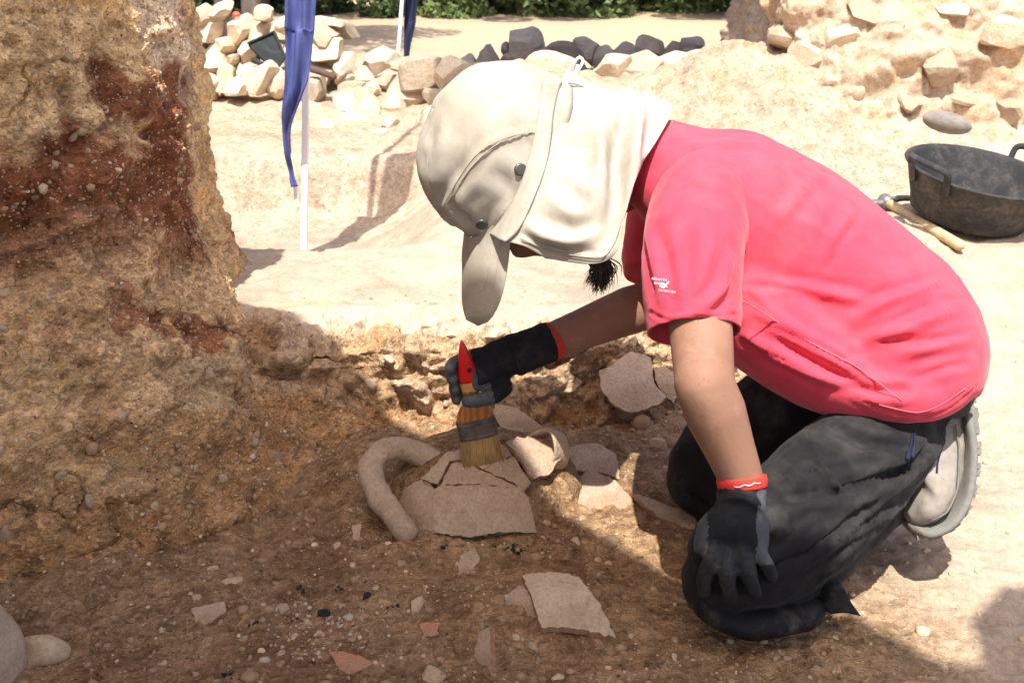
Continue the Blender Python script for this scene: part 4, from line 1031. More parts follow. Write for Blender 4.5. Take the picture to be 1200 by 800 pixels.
# ---- gloves
def finger(P, r): return tube(P, r, 12, 5, round_ends=True)
def glove(parts, vox, grey, parent=person):
    v, f = remesh(merge(parts), vox, 3, .5)
    N = normals(v, f); N = N if ((v - v.mean(0)) * N).sum() > 0 else -N
    v = v + N * (.0011 * fbm(v * 60, 3))[:, None]
    me = mesh_from('glove', v, f); me.materials.append(M_glove); me.materials.append(M_glove2); me.materials.append(M_glove3)
    fc = v[f].mean(1); me.polygons.foreach_set('material_index', grey(fc, N[f[:, 0]]).astype(np.int32))
    o = bpy.data.objects.new('glove', me); col.objects.link(o); o.parent = parent; return o
GL = [tube([at(868, 560, 1.382), at(870, 585, 1.380), at(866, 605, 1.360)], [.0295, .0285, .032], 20, 6, up=(1, 0, 0), flat=1.0)]
GL.append(loft(np.array([at(868, 590, 1.375), at(864, 612, 1.356), at(860, 632, 1.353), at(858, 648, 1.358), at(857, 655, 1.363)]),
               np.array([cv(.028, 0, 0), cv(.038, -.004, 0), cv(.042, -.004, 0), cv(.041, -.004, 0), cv(.034, 0, 0)]), np.array([cv(0, .008, .020), cv(0, .008, .019), cv(0, .010, .017), cv(0, .012, .014), cv(0, .008, .008)]), 24, 5))
GL += [finger([at(836, 634, 1.356), at(833, 656, 1.348), at(826, 676, 1.356), at(825, 692, 1.370)], [.0110, .0105, .0100, .0088]),
       finger([at(852, 640, 1.352), at(852, 664, 1.342), at(853, 684, 1.348), at(857, 700, 1.362)], [.0112, .0108, .0102, .009]),
       finger([at(868, 638, 1.352), at(874, 660, 1.342), at(879, 680, 1.348), at(885, 694, 1.362)], [.0110, .0105, .0100, .0088]),
       finger([at(885, 624, 1.356), at(890, 645, 1.348), at(898, 660, 1.350), at(904, 676, 1.362)], [.0100, .0095, .009, .008]),
       finger([at(846, 602, 1.373), at(831, 614, 1.383), at(823, 632, 1.388), at(822, 648, 1.388)], [.013, .012, .011, .0095])]
def grey_left(c, n):
    pxx = 600 + c[:, 0] / ((c[:, 1]) * CP + (CAMZ - c[:, 2]) * SP) * FPX; pyy = 400 - (c[:, 1] * SP - (CAMZ - c[:, 2]) * CP) / ((c[:, 1]) * CP + (CAMZ - c[:, 2]) * SP) * FPX
    side = pxx + .0 * pyy
    side = side + 2.5 * perlin(c * 50); pyy = pyy + 22 * perlin(c * 26 + 3)
    g = ((side > 887) & (pyy > 585) & (pyy < 660)) | (side < 829) & (pyy < 650)
    return np.where(g, 1, np.where(pyy > 640, 2, 0))
gl = glove(GL, .0026, grey_left)
cu = [tube([at(869, 558, 1.382), at(869.5, 564, 1.382), at(870, 571, 1.382)], [.0302, .0312, .0300], 24, 4, up=(1, 0, 0))]
obj('red_cuff', merge(cu), M_red, gl)
zz = []
for k in range(9):
    an = -.5 + k * .13; zz.append(at(869.5, 567 - .7 * k + (.8 if k % 3 else -.8), 1.382) + (cv(math.sin(an), 0, math.cos(an)) * .0318))
obj('white_stitch', tube(zz, .0007, 5, 2), M_whitecord, gl)

# brush first: axis from tip of the handle to the bristles
Bt = at(541, 399, 1.665); Bb = at(568, 551, 1.735); bd = nrm(Bb - Bt); bl_ = np.linalg.norm(Bb - Bt)
bw = cv(.97, .20, -.10); bw = nrm(bw - bd * np.dot(bw, bd)); bt_ = np.cross(bd, bw)
def bp(s, w=0, t=0): return Bt + bd * s + bw * w + bt_ * t
GR = [tube([at(645, 400, 1.702), at(622, 409, 1.695), at(600, 417, 1.692)], [.0310, .0305, .033], 20, 5),
      loft(np.array([at(612, 412, 1.70), at(592, 420, 1.696), at(574, 428, 1.692), at(560, 432, 1.69), at(552, 434, 1.69)]), np.array([cv(0, .028, 0), cv(.006, .036, 0), cv(.006, .037, 0), cv(.006, .033, 0), cv(.004, .02, 0)]), np.array([cv(0, 0, .022), cv(0, 0, .026), cv(0, 0, .024), cv(0, 0, .02), cv(0, 0, .01)]), 24, 5)]
for k, (s0, r) in enumerate(((.030, .0105), (.047, .011), (.064, .0108), (.079, .0095))):   # fingers close round the far side of the handle
    a = bp(s0 + .004, .045, -.004) ; GR.append(finger([a + cv(.008, 0, .0), bp(s0 + .004, .034, -.020), bp(s0 + .006, .008, -.026), bp(s0 + .008, -.014, -.018), bp(s0 + .009, -.022, -.006), bp(s0 + .010, -.0235, .003)], [r, r, r, r * .95, r * .9, r * .8]))
GR.append(finger([bp(.080, .050, .012), bp(.086, .034, .021), bp(.089, .014, .021), bp(.088, -.008, .018)], [.0135, .0125, .0115, .0098]))
tip = bp(.06, -.01, 0)
def grey_right(c, n):
    w = (c - Bt) @ bw; s = (c - Bt) @ bd; t = (c - Bt) @ bt_
    return (w < .012) | ((s > .068) & (t > .008) & (w < .03))
gr = glove(GR, .0026, grey_right)
obj('red_cuff', tube([at(647.5, 399, 1.703), at(646, 399.8, 1.702), at(644, 400.4, 1.701)], [.0296, .0303, .0300], 24, 3), M_red, gr)

# ---- sun hat: crown, visor, neck flap
nth, nph = 96, 40; HV = []
a_f, a_l, a_u = .126, .101, .150
for i in range(nph):
    ph = i / (nph - 1) * math.pi / 2
    for j in range(nth):
        th = 2 * math.pi * j / nth
        ce = math.cos(ph) ** .78; f = a_f * ce * math.cos(th); l = a_l * ce * math.sin(th); u = a_u * math.sin(ph) ** .92
        HV.append((f * (1 + .05 * math.sin(ph)), l, u))
HV = np.array(HV)
HF = [[i * nth + j, i * nth + (j + 1) % nth, (i + 1) * nth + (j + 1) % nth, (i + 1) * nth + j] for i in range(nph - 1) for j in range(nth)]
hw_ = HC + HV[:, :1] * Fd + HV[:, 1:2] * Ld + HV[:, 2:] * U
HF = np.array(HF); N = normals(hw_, HF); N = N if ((hw_ - hw_.mean(0)) * N).sum() > 0 else -N
hw_ += N * (.0035 * fbm(hw_ * 14 + 3, 3))[:, None]
hw_ = folds(hw_, N, [(-.007, .010, [(500, 258), (515, 275), (530, 290)]), (.006, .008, [(505, 245), (525, 262), (545, 272)]), (-.006, .008, [(525, 240), (545, 262), (560, 285)]), (.005, .012, [(560, 210), (545, 225), (535, 245)]), (-.005, .010, [(575, 205), (595, 215), (600, 235)]), (.005, .009, [(600, 240), (585, 260), (578, 285)]), (-.004, .012, [(540, 205), (520, 225), (505, 240)]), (.004, .012, [(520, 130), (512, 170), (508, 210)])])
# panel seams, each a pair of stitched ridges
hw_ = seam(hw_, N, [(640, 154), (610, 157), (577, 171), (547, 196), (527, 223), (518, 246)], .0030, .0055)
hw_ = seam(hw_, N, [(650, 96), (645, 140), (632, 190), (610, 235), (590, 265)], -.0020, .0026)
hat = obj('sun_hat', (hw_, HF), M_hat, person); sm = hat.modifiers.new('s', 'SOLIDIFY'); sm.thickness = .002; sm.offset = -1
# visor
Vd = nrm(cv(-.02, -1.0, .10)); m, k_ = 25, 17; VV = []
for i in range(k_):
    s = i / (k_ - 1)
    for j in range(m):
        t = -1 + 2 * j / (m - 1); th = t * R(62)
        b0 = HC + Fd * (a_f * 1.0 * math.cos(th)) + Ld * (a_l * 1.0 * math.sin(th)) + U * (.014)
        wid = math.sqrt(max(0, 1 - max(0, (s - .55) / .456) ** 2.3))
        L0 = .112 * s
        c0 = HC + Fd * (a_f * .98) + Vd * L0 + U * (-.012 * s)
        e = HC + Fd * (a_f * .99) + Vd * L0 + Ld * (.080 * t * wid * (1 - .02 * s)) - U * (.020 * t * t * (1 - .3 * s)) + U * .002 - Fd * (a_f * (1 - math.cos(th)) * (1 - s) * .85) 
        VV.append(b0 * (1 - s) ** 3 + e * (1 - (1 - s) ** 3) + cv(-.015, 0, 0) * min(1, .2 + s * 2.2))
vis = obj('visor', (np.array(VV), grid_faces(k_, m)), M_hat2, hat); sm = vis.modifiers.new('s', 'SOLIDIFY'); sm.thickness = .0026; sm.offset = 0
sm = vis.modifiers.new('u', 'SUBSURF'); sm.levels = 1; sm.render_levels = 1
for (px, py) in ((615, 200), (567, 267)):
    p = near_pt(hw_, px, py); i = int(np.argmin(np.linalg.norm(hw_ - p, axis=1))); nn = nrm(normals(hw_, HF)[i]); nn = nn if np.dot(nn, p - HC) > 0 else -nn
    obj('snap', tube([p - nn * .001, p + nn * .0025, p + nn * .0034], [.0085, .0085, .005], 20, 2), M_button, hat)
# neck flap
Bc = [(588, 282, 1.505), (603, 262, 1.497), (625, 222, 1.497), (642, 170, 1.515), (655, 120, 1.56), (664, 92, 1.62), (668, 84, 1.69), (662, 100, 1.74)]
Mc = [(612, 288, 1.495), (650, 284, 1.475), (680, 258, 1.47), (692, 205, 1.49), (700, 150, 1.54), (712, 112, 1.62), (712, 104, 1.70), (704, 120, 1.76)]
M2 = [(630, 297, 1.492), (680, 300, 1.468), (712, 280, 1.465), (722, 225, 1.485), (728, 160, 1.53), (736, 110, 1.62), (740, 106, 1.70), (730, 125, 1.77)]
Hc = [(640, 303, 1.492), (690, 309, 1.470), (722, 296, 1.462), (735, 240, 1.478), (754, 190, 1.515), (787, 133, 1.60), (780, 118, 1.70), (765, 130, 1.78)]
curves = [catmull(np.array([at(*p) for p in c]), 10) for c in (Bc, Mc, M2, Hc)]
fl = catmull(np.stack(curves).reshape(4, -1), 12).reshape(37, -1, 3)
nf = fl.shape[1]; FV = fl.reshape(-1, 3); FF = grid_faces(37, nf)
N = normals(FV, FF); N = N if np.mean(N @ LAT) > 0 else -N
FV = FV + N * (.003 * fbm(FV * 12, 3))[:, None]
FV = folds(FV, N, [(-0.0162, 0.0110, [(735, 112), (727, 160), (722, 215), (715, 270)]), (0.0135, 0.0110, [(748, 118), (745, 160), (735, 215)]), (0.0095, 0.0119, [(690, 120), (700, 180), (690, 240)]), (-0.0081, 0.0102, [(640, 250), (670, 262), (705, 250)]), (0.0081, 0.0093, [(632, 268), (662, 280), (700, 276)]), (-0.0068, 0.0102, [(650, 200), (668, 225), (690, 240)]), (0.0081, 0.0085, [(612, 262), (630, 275), (655, 290)])])
FV = seam(FV, N, [(606, 278), (640, 296), (690, 302), (718, 288), (730, 240)], .0018, .003)
flap = obj('neck_flap', (FV, FF), M_hat, hat); sm = flap.modifiers.new('s', 'SOLIDIFY'); sm.thickness = .002
# stitched band between crown and flap
both = np.concatenate([hw_, FV])
Lp = [(641, 97), (636, 130), (626, 175), (610, 220), (590, 258), (578, 280)]; Rp = [(659, 92), (653, 130), (642, 178), (625, 226), (604, 266), (590, 288)]
rib = []
for c in np.linspace(0, 1, 7):
    pts = [near_pt(both, a[0] + (b[0] - a[0]) * c, a[1] + (b[1] - a[1]) * c) for a, b in zip(Lp, Rp)]
    rib.append(catmull(np.array(pts), 8) + LAT * (.0040 - .0022 * abs(2 * c - 1) ** 6) + (.0009 if c in (0,) else 0))
rib = np.stack(rib)
for _ in range(10):
    rib[:, 1:-1] = rib[:, 1:-1] * .5 + (rib[:, 2:] + rib[:, :-2]) * .25
    rib[1:-1] = rib[1:-1] * .6 + (rib[2:] + rib[:-2]) * .2
rib = rib + LAT * .0012
band = obj('band', (rib.reshape(-1, 3), grid_faces(7, rib.shape[1])), M_hat, hat); band.modifiers.new('s', 'SOLIDIFY').thickness = .003
for c, r_ in ((1, .0007), (5, .0007)):
    obj('stitching', tube(rib[c] + LAT * .0006, r_, 5, 1), M_hat2, hat)
def hat_stitch(pts, r=.0007, src=None):
    P = catmull(np.array([near_pt(both if src is None else src, *p) for p in pts]), 8)
    for _ in range(14): P[1:-1] = P[1:-1] * .5 + (P[2:] + P[:-2]) * .25
    obj('stitching', tube(P + LAT * .0020, r, 5, 1), M_hat2, hat)
hat_stitch([(638, 151), (612, 153), (577, 167), (546, 192), (525, 220), (514, 245)])
hat_stitch([(637, 158), (613, 160), (580, 174), (550, 199), (530, 226), (520, 249)])
hat_stitch([(500, 150), (496, 190), (501, 225), (515, 255)]); hat_stitch([(606, 281), (640, 298), (688, 304), (716, 292), (729, 245)])
VVa = np.array(VV).reshape(k_, m, 3)
obj('visor_piping', tube(np.concatenate([VVa[3:-1, 0], VVa[-1], VVa[3:-1, -1][::-1]]), .0016, 6, 1), M_hat2, vis)
for q in (.80, .62):
    rowv = VVa[:, :, :]; lo = int((1 - q) / 2 * (m - 1)); hi = m - 1 - lo; kk = int(q * (k_ - 1)) + 2
    obj('stitching', tube(laplace_line(np.concatenate([VVa[2:kk, lo], VVa[kk, lo:hi + 1], VVa[2:kk, hi][::-1]]), 8) - U * 0 + nrm(cv(-.6, .1, .8)) * .0016, .0006, 5, 1), M_hat, vis)
# drawcord with toggle at the back of the hat
p0 = at(656, 100, 1.60)
obj('drawcord', merge([tube([p0, at(664, 92, 1.59), at(676, 84, 1.59), at(683, 72, 1.59), at(678, 68, 1.59), at(668, 80, 1.59), at(658, 98, 1.595)], .0022, 7, 5), tube([p0, at(662, 98, 1.59), at(672, 92, 1.59), at(677, 76, 1.59)], .002, 7, 5)]), M_whitecord, hat)

# ---- hair: a dark tuft hanging from under the flap, strands by the face
hs = []; rs = np.random.RandomState(3)
for i in range(260):
    a = at(690 + rs.uniform(-9, 14), 296 + rs.uniform(-4, 4), 1.50 + rs.uniform(0, .03))
    tx = 702 + rs.normal(0, 8); b = at(tx, 337 + rs.normal(0, 5) - abs(tx - 702) * .3, 1.50 + rs.uniform(0, .03))
    c = (a + b) / 2 + cv(rs.normal(.009, .004), .002, 0)
    hs.append(tube([a, c, b], [.0009, .0009, .0002], 4, 4))
for i in range(60):
    a = hp(.05 + rs.uniform(-.03, .03), .074, .0); b = hp(.05 + rs.uniform(-.04, .04), .066 + rs.uniform(0, .012), -.075 + rs.uniform(-.02, .02)); c = (a + b) / 2 + Ld * .008
    hs.append(tube([a, c, b], [.0022, .0022, .0006], 4, 4))
obj('hair', merge(hs), M_hair, person)
# hair covering the skull under the hat and flap
hk = []
for s in (-1, 1): pass
bm = bmesh.new(); bmesh.ops.create_uvsphere(bm, u_segments=24, v_segments=16, radius=1.0); q2 = np.array([v.co[:] for v in bm.verts]); f2 = [[v.index for v in f.verts] for f in bm.faces]; bm.free()
keep = (q2[:, 0] < .25) | (q2[:, 2] > .3)
vv = np.stack([hc + Fd * (-.008 + a * .102) + Ld * (b * .079) + U * (c * .112 - .008) for a, b, c in q2])
obj('hair_cap', (vv, [f for f in f2 if all(keep[i] for i in f)]), M_hair, person)

# ---- knee pads
def knee_pad(c, s=1.0, ax=(1, 0, 0)):
    pts = [tube([c + np.array([-.055, 0, .035]) * s, c + np.array([-.05, 0, -.005]) * s, c + np.array([0, 0, -.028]) * s, c + np.array([.055, 0, -.028]) * s], [.03 * s, .056 * s, .062 * s, .05 * s], 20, 6, flat=.42, up=(-.5, 0, 1), round_ends=True)]
    v, f = remesh(merge(pts), .004, 4); v[:, 2] = np.maximum(v[:, 2], ground_z(v[:, 0], v[:, 1]) + .001)
    return obj('knee_pad', (v, f), M_pad, person)
kp = knee_pad(at(872, 690, 1.435)); kp2 = knee_pad(at(838, 566, 1.75))
# strap flap sticking out behind the near pad, orange buckle, loop ends
fr = np.array([[at(950, 683, 1.46), at(962, 673, 1.45), at(975, 672, 1.45)], [at(955, 700, 1.45), at(972, 690, 1.435), at(988, 688, 1.44)], [at(966, 714, 1.44), at(982, 706, 1.43), at(998, 706, 1.435)], [at(975, 719, 1.435), at(992, 718, 1.43), at(1009, 721, 1.435)]])
g = np.stack([catmull(fr[:, j], 6) for j in range(3)], 1); g = np.stack([catmull(r, 4) for r in g])
o = obj('strap', (g.reshape(-1, 3), grid_faces(g.shape[0], g.shape[1])), M_pad, kp); o.modifiers.new('s', 'SOLIDIFY').thickness = .004
obj('strap', tube([at(905, 706, 1.42), at(935, 702, 1.43), at(958, 690, 1.45), at(975, 668, 1.47)], [.006, .008, .009, .008], 8, 5, flat=.35), M_pad, kp)
obj('buckle', tube([at(948, 688, 1.445), at(947, 698, 1.44)], .0055, 10, 3, round_ends=True), M_orange, kp)
obj('strap_end', tube([at(832, 700, 1.42), at(822, 704, 1.415), at(811, 709, 1.41)], [.006, .006, .005], 8, 3, flat=.6, round_ends=True), M_pad, kp)
obj('strap_end', tube([at(975, 664, 1.50), at(985, 668, 1.49)], .006, 8, 3, round_ends=True), M_pad, kp)
obj('strap_end', tube([at(800, 572, 1.74), at(788, 563, 1.735)], .006, 8, 3, round_ends=True), M_pad, kp2)

# ---- shoes: toes tucked under, sole facing backwards
def shoe(spine, la, parent=person):
    """spine: sole line from heel to toe; la: across the foot; the sole lies outside the bend"""
    Sp = catmull(np.array(spine), 6); n = len(Sp); T = np.gradient(Sp, axis=0); T /= np.linalg.norm(T, axis=1)[:, None]
    so = np.cross(T, la); so /= np.linalg.norm(so, axis=1)[:, None]
    if np.dot(so[0], cv(1, 0, 0)) < 0: so = -so
    la_ = np.cross(so, T); s = np.linspace(0, 1, n)
    wid = np.interp(s, [0, .08, .3, .5, .72, .9, 1], [.022, .034, .036, .040, .046, .040, .02])
    thk = np.interp(s, [0, .08, .3, .5, .72, .9, 1], [.022, .040, .048, .046, .034, .024, .012])
    v, f = remesh(loft(Sp - so * thk[:, None], la_ * wid[:, None], so * thk[:, None], 26, 1), .004, 3)
    N = normals(v, f); N = N if ((v - v.mean(0)) * N).sum() > 0 else -N
    v = v + N * (.0022 * fbm(v * 36, 3))[:, None]
    sh_ = obj('shoe', (v, f), M_shoe, parent)
    sw = np.interp(s, [0, .06, .3, .5, .72, .92, 1], [.020, .037, .039, .043, .050, .044, .022])
    so_ = obj('sole', loft(Sp + so * .001, la_ * sw[:, None], so * .0075, 22, 1, power=.6), M_sole, sh_)
    tr = []
    for i in np.linspace(1, n - 2, 16).astype(int):
        for b in (-.6, 0, .6):
            tr.append(box(Sp[i] + so[i] * .0085 + la_[i] * (b * sw[i]), (.0042, .0085, .0032), np.stack([T[i], la_[i], so[i]])))
    obj('tread', merge(tr), M_sole, so_, False)
    for sd in (-1, 1):
        ix = np.linspace(2, n - 4, 9).astype(int)
        obj('panel_seam', tube([Sp[i] - so[i] * .018 + la_[i] * (sd * (wid[i] * .94)) for i in ix], .0014, 5, 3), M_sole, sh_)
        ix2 = np.linspace(3, n // 2, 5).astype(int)
        obj('heel_stripe', tube([Sp[i] - so[i] * (.035 + .02 * k / 5) + la_[i] * (sd * (wid[i] * 1.0)) for k, i in enumerate(ix2)], .0014, 5, 3), M_navy, sh_)
    return sh_
shoe([at(1130, 486, 1.565), at(1132, 530, 1.555), at(1122, 574, 1.548), at(1096, 604, 1.545), at(1062, 614, 1.545)], LAT)
shoe([at(1128, 452, 1.80), at(1132, 485, 1.80), at(1120, 520, 1.80), at(1095, 545, 1.80), at(1065, 552, 1.80)], LAT)
obj('trouser_cuff', tube([at(1016, 604, 1.555), at(1036, 588, 1.575), at(1050, 576, 1.585)], [.036, .037, .034], 18, 4, cap=True), M_trous, person)

# ================================================================ brush
M_wood = NT('varnished_wood'); t = M_wood
wv = t.n('TexWave', i_Scale=35.0, i_Distortion=6.0, i_Detail=3.0); t.l(t.tc.outputs['Object'], wv.inputs[0])
M_wood = t.base(t.mix(wv.outputs['Fac'], (.50, .20, .045), (.34, .12, .025)), .4, None, .4)
M_yel = simple('bare_wood', (.62, .33, .10), .5, 40, .25)
M_redp = simple('red_paint', (.70, .012, .012), .3, 20, .05, .05, .001, .5)
M_ferr = simple('ferrule_tin', (.13, .105, .085), .5, 60, .5, .3, .001, .4, .35)
M_brist = NT('bristle'); t = M_brist
mp = t.n('Mapping'); mp.inputs['Scale'].default_value = (900, 900, 40); t.l(t.tc.outputs['Object'], mp.inputs[0])
nn_ = t.noise(1.0, 3, .6, mp.outputs[0]); M_brist = t.base(t.ramp(nn_, [(.3, (.28, .15, .05)), (.7, (.56, .36, .14))]), .7, t.bump(nn_, .8, .002), .3)
brush = thing('paint_brush', 'flat paint brush with red tipped wooden handle held in the gloved hand', 'brush', tuple(Bb))
def sect(rows, power=.75): return loft(np.array([bp(r[0]) for r in rows]), np.array([bw * r[1] for r in rows]), np.array([bt_ * r[2] for r in rows]), 28, 5, True, power)
hd = obj('handle', sect([(.0775, .0135, .0090), (.088, .0118, .0085), (.096, .0128, .009), (.106, .021, .010), (.118, .0275, .0105), (.128, .029, .0105)]), M_wood, brush)
obj('grip', sect([(.0640, .0146, .0088), (.071, .0144, .0088), (.078, .0134, .0089)]), M_yel, brush)
obj('red_tip', sect([(.0, .0012, .002), (.006, .0040, .006), (.022, .0085, .0080), (.046, .0130, .0090), (.0645, .0148, .0090)]), M_redp, hd)
obj('hang_hole_disc', tube([bp(.044, .003, .0080), bp(.044, .003, .0097)], .0038, 14, 2), simple('hole_shade', (.12, .01, .01), .8), hd)  # dark disc laid on the tip; its colour stands for shade inside a hole
obj('ferrule', sect([(.124, .0292, .0112), (.130, .0296, .0118), (.150, .0300, .0120), (.155, .0300, .0122)], .6), M_ferr, brush)
for s_ in (.130, .1505): obj('ferrule_ridge', sect([(s_ - .0012, .0296, .0118), (s_, .0306, .0130), (s_ + .0012, .0296, .0118)], .6), M_ferr, brush)
core = obj('bristles', sect([(.154, .0292, .0115), (.168, .0300, .0115), (.184, .0310, .0105), (bl_ - .006, .0300, .008)], .6), M_brist, brush)
bs = []; rs = np.random.RandomState(8)
for i in range(420):
    w = rs.uniform(-1, 1); tt_ = rs.uniform(-1, 1); e = bl_ + rs.normal(0, .003) - .004 * abs(w) + .006 * w
    bs.append(tube([bp(.158, .029 * w, .0118 * tt_), bp(.18, .031 * w, .0115 * tt_), bp(e, .0325 * w + rs.normal(0, .0012), .0105 * tt_ + rs.normal(0, .001))], [.0006, .0006, .0003], 3, 1, cap=False))
obj('bristle_tips', merge(bs), M_brist, core, False)

# ================================================================ pottery
def clay(name, c0, c1, dirt=(.40, .28, .18)):
    t = NT(name); n1 = t.noise(16, 5, .6); n2 = t.noise(60, 5, .65); n3 = t.noise(500, 2)
    c = t.mix(t.maprange(n1, .35, .65), c0, c1); c = t.mix(t.maprange(n2, .5, .7, 0, .6), c, dirt); c = t.mix(t.maprange(t.noise(7, 4, .6), .5, .66, 0, .6), c, dirt)
    c = t.mix(.6, c, t.mix(1.0, c, t.ramp(t.noise(210, 4, .7), [(.33, (.6, .57, .54)), (.5, (1, 1, 1)), (.68, (1.2, 1.2, 1.2))]), 'MULTIPLY'))
    return t.base(c, .92, t.bump(n3, .5, .001, t.bump(t.noise(120, 5, .7), .6, .003, t.bump(n2, .5, .004))), .2)
M_pot = clay('jar_clay', (.50, .375, .265), (.42, .305, .21), (.35, .235, .145)); M_pot2 = clay('sherd_clay', (.58, .45, .325), (.50, .375, .26), (.40, .28, .18)); M_potr = clay('red_clay', (.50, .25, .14), (.42, .22, .13)); M_core = clay('clay_core', (.40, .20, .11), (.30, .15, .09))
JC = np.array([-.045, 1.640, -.052]); JR = np.array([.190, .165, .158])
def jar_hit(px, py):
    o = np.array([0, 0, CAMZ]); d = at(px, py, 1.0) - o; a = (d / JR) @ (d / JR); b = 2 * ((o - JC) / JR) @ (d / JR); c = ((o - JC) / JR) @ ((o - JC) / JR) - 1
    D = b * b - 4 * a * c
    t = (-b - math.sqrt(D)) / (2 * a) if D > 0 else -b / (2 * a)
    p = o + d * t; return p, nrm((p - JC) / JR ** 2)
def plate(poly, mapper, thick, jag=.8, sub=3, seed=0):
    """a potsherd: outline subdivided, laid on a curved wall and given thickness; returns top+rim mesh"""
    rs = np.random.RandomState(seed); P = np.array(poly, float); P = P.mean(0) + (P - P.mean(0)) * 1.03; out = []
    for i in range(len(P)):
        a, b = P[i], P[(i + 1) % len(P)]; n = max(2, int(np.linalg.norm(b - a) / 4))
        for k in range(n):
            p = a + (b - a) * k / n
            if k: p = p + rs.normal(0, jag, 2)
            out.append(p)
    bm = bmesh.new(); vs = [bm.verts.new((x, y, 0)) for x, y in out]; fc = bm.faces.new(vs)
    bmesh.ops.triangulate(bm, faces=[fc]); 
    inner = [e for e in bm.edges if len(e.link_faces) == 2]
    bmesh.ops.subdivide_edges(bm, edges=inner, cuts=sub); bmesh.ops.triangulate(bm, faces=bm.faces)
    top = {}; bm.verts.ensure_lookup_table()
    rim = [e for e in bm.edges if len(e.link_faces) == 1]
    V, B = [], []
    for v in bm.verts:
        p, n = mapper(v.co.x, v.co.y); V.append(p); B.append(p - n * thick)
    nV = len(V); V = np.array(V + B); F = []; mi = []
    for f in bm.faces:
        ix = [v.index for v in f.verts]; F.append(ix); mi.append(0); F.append([i + nV for i in ix[::-1]]); mi.append(0)
    for e in rim:
        a, b = e.verts[0].index, e.verts[1].index; F.append([a, b, b + nV, a + nV]); mi.append(1)
    bm.free(); return V, F, mi
def sherd_obj(name, poly, mapper, thick, mat, core_, parent=None, seed=0, jag=.8):
    V, F, mi = plate(poly, mapper, thick, jag, 3, seed); c = V.mean(0)
    me = mesh_from(name, V - (c if parent is None else 0), F, False); me.materials.append(mat); me.materials.append(core_)
    me.polygons.foreach_set('material_index', np.array(mi, np.int32)); bm = bmesh.new(); bm.from_mesh(me); bmesh.ops.recalc_face_normals(bm, faces=bm.faces); bm.to_mesh(me); bm.free()
    o = bpy.data.objects.new(name, me); col.objects.link(o)
    if parent is None: o.location = Vector(c.tolist())
    else: o.parent = parent; o.matrix_parent_inverse = root_matrix(parent).inverted()
    return o
jar = thing('buried_jar', 'broken clay jar with thick loop handle half buried below the brush', 'jar', (JC[0], JC[1], 0))
def lifted(dz, tx=0, ty=0, cx=560, cy=570):
    def f(px, py):
        p, n = jar_hit(px, py); k = dz + tx * (px - cx) / 100 + ty * (py - cy) / 100; return p + n * k, n
    return f
for i, (poly, mp_) in enumerate([
 ([(511, 575), (516, 571), (560, 570), (608, 574), (616, 585), (624, 622), (580, 622), (548, 627), (514, 622), (510, 600)], lifted(.006, .004, .004)),
 ([(518, 569), (530, 545), (545, 543), (566, 553), (600, 568), (606, 572), (560, 567)], lifted(.003)),
 ([(568, 552), (590, 540), (602, 538), (613, 556), (621, 566), (614, 575), (602, 566)], lifted(.004, 0, -.004)),
 ([(604, 537), (592, 524), (605, 518), (640, 524), (650, 545), (638, 560), (622, 564)], lifted(.006, .01)),
 ([(474, 572), (498, 560), (509, 573), (507, 600), (511, 625), (492, 632), (474, 618), (466, 592)], lifted(-.001)),
 ([(496, 562), (512, 548), (524, 534), (545, 528), (543, 541), (528, 543), (515, 568)], lifted(.007)),
 ([(548, 540), (546, 528), (590, 522), (600, 535), (588, 538), (566, 550)], lifted(.002))]):
    sherd_obj('wall_sherd', poly, mp_, .008, M_pot, M_core, jar, i, .7)
# inner earth fill that carries the sherds
bm = bmesh.new(); bmesh.ops.create_uvsphere(bm, u_segments=64, v_segments=48, radius=1.0); q3 = np.array([v.co[:] for v in bm.verts]); f3 = [[v.index for v in f.verts] for f in bm.faces]; bm.free()
fv_ = JC + q3 * (JR - .010); fv_ += q3 * (.006 * fbm(fv_ * 25, 4))[:, None]
fill = obj('earth_fill', (fv_, f3), M_ground, jar, True, np.tile(pit_c * .95, (len(fv_), 1)) * (1 + .2 * fbm(fv_ * 12, 3)[:, None]))
hpz = [at(540, 556, 1.765), at(508, 539, 1.785), at(478, 527, 1.78), at(453, 526, 1.765), at(436, 540, 1.745), at(436, 562, 1.725), at(448, 586, 1.70), at(463, 606, 1.69), at(474, 622, 1.69)]
hv, hf = remesh(tube(hpz, [.026, .021, .0195, .0195, .0195, .0190, .0185, .019, .021], 22, 7, flat=.82, up=(0, -.5, 1), round_ends=True), .003, 3)
N = normals(hv, hf); hv = hv + N * (.0024 * fbm(hv * 35, 4) + .0040 * fbm(hv * 14, 2))[:, None]
obj('handle', (hv, hf), M_pot, jar)
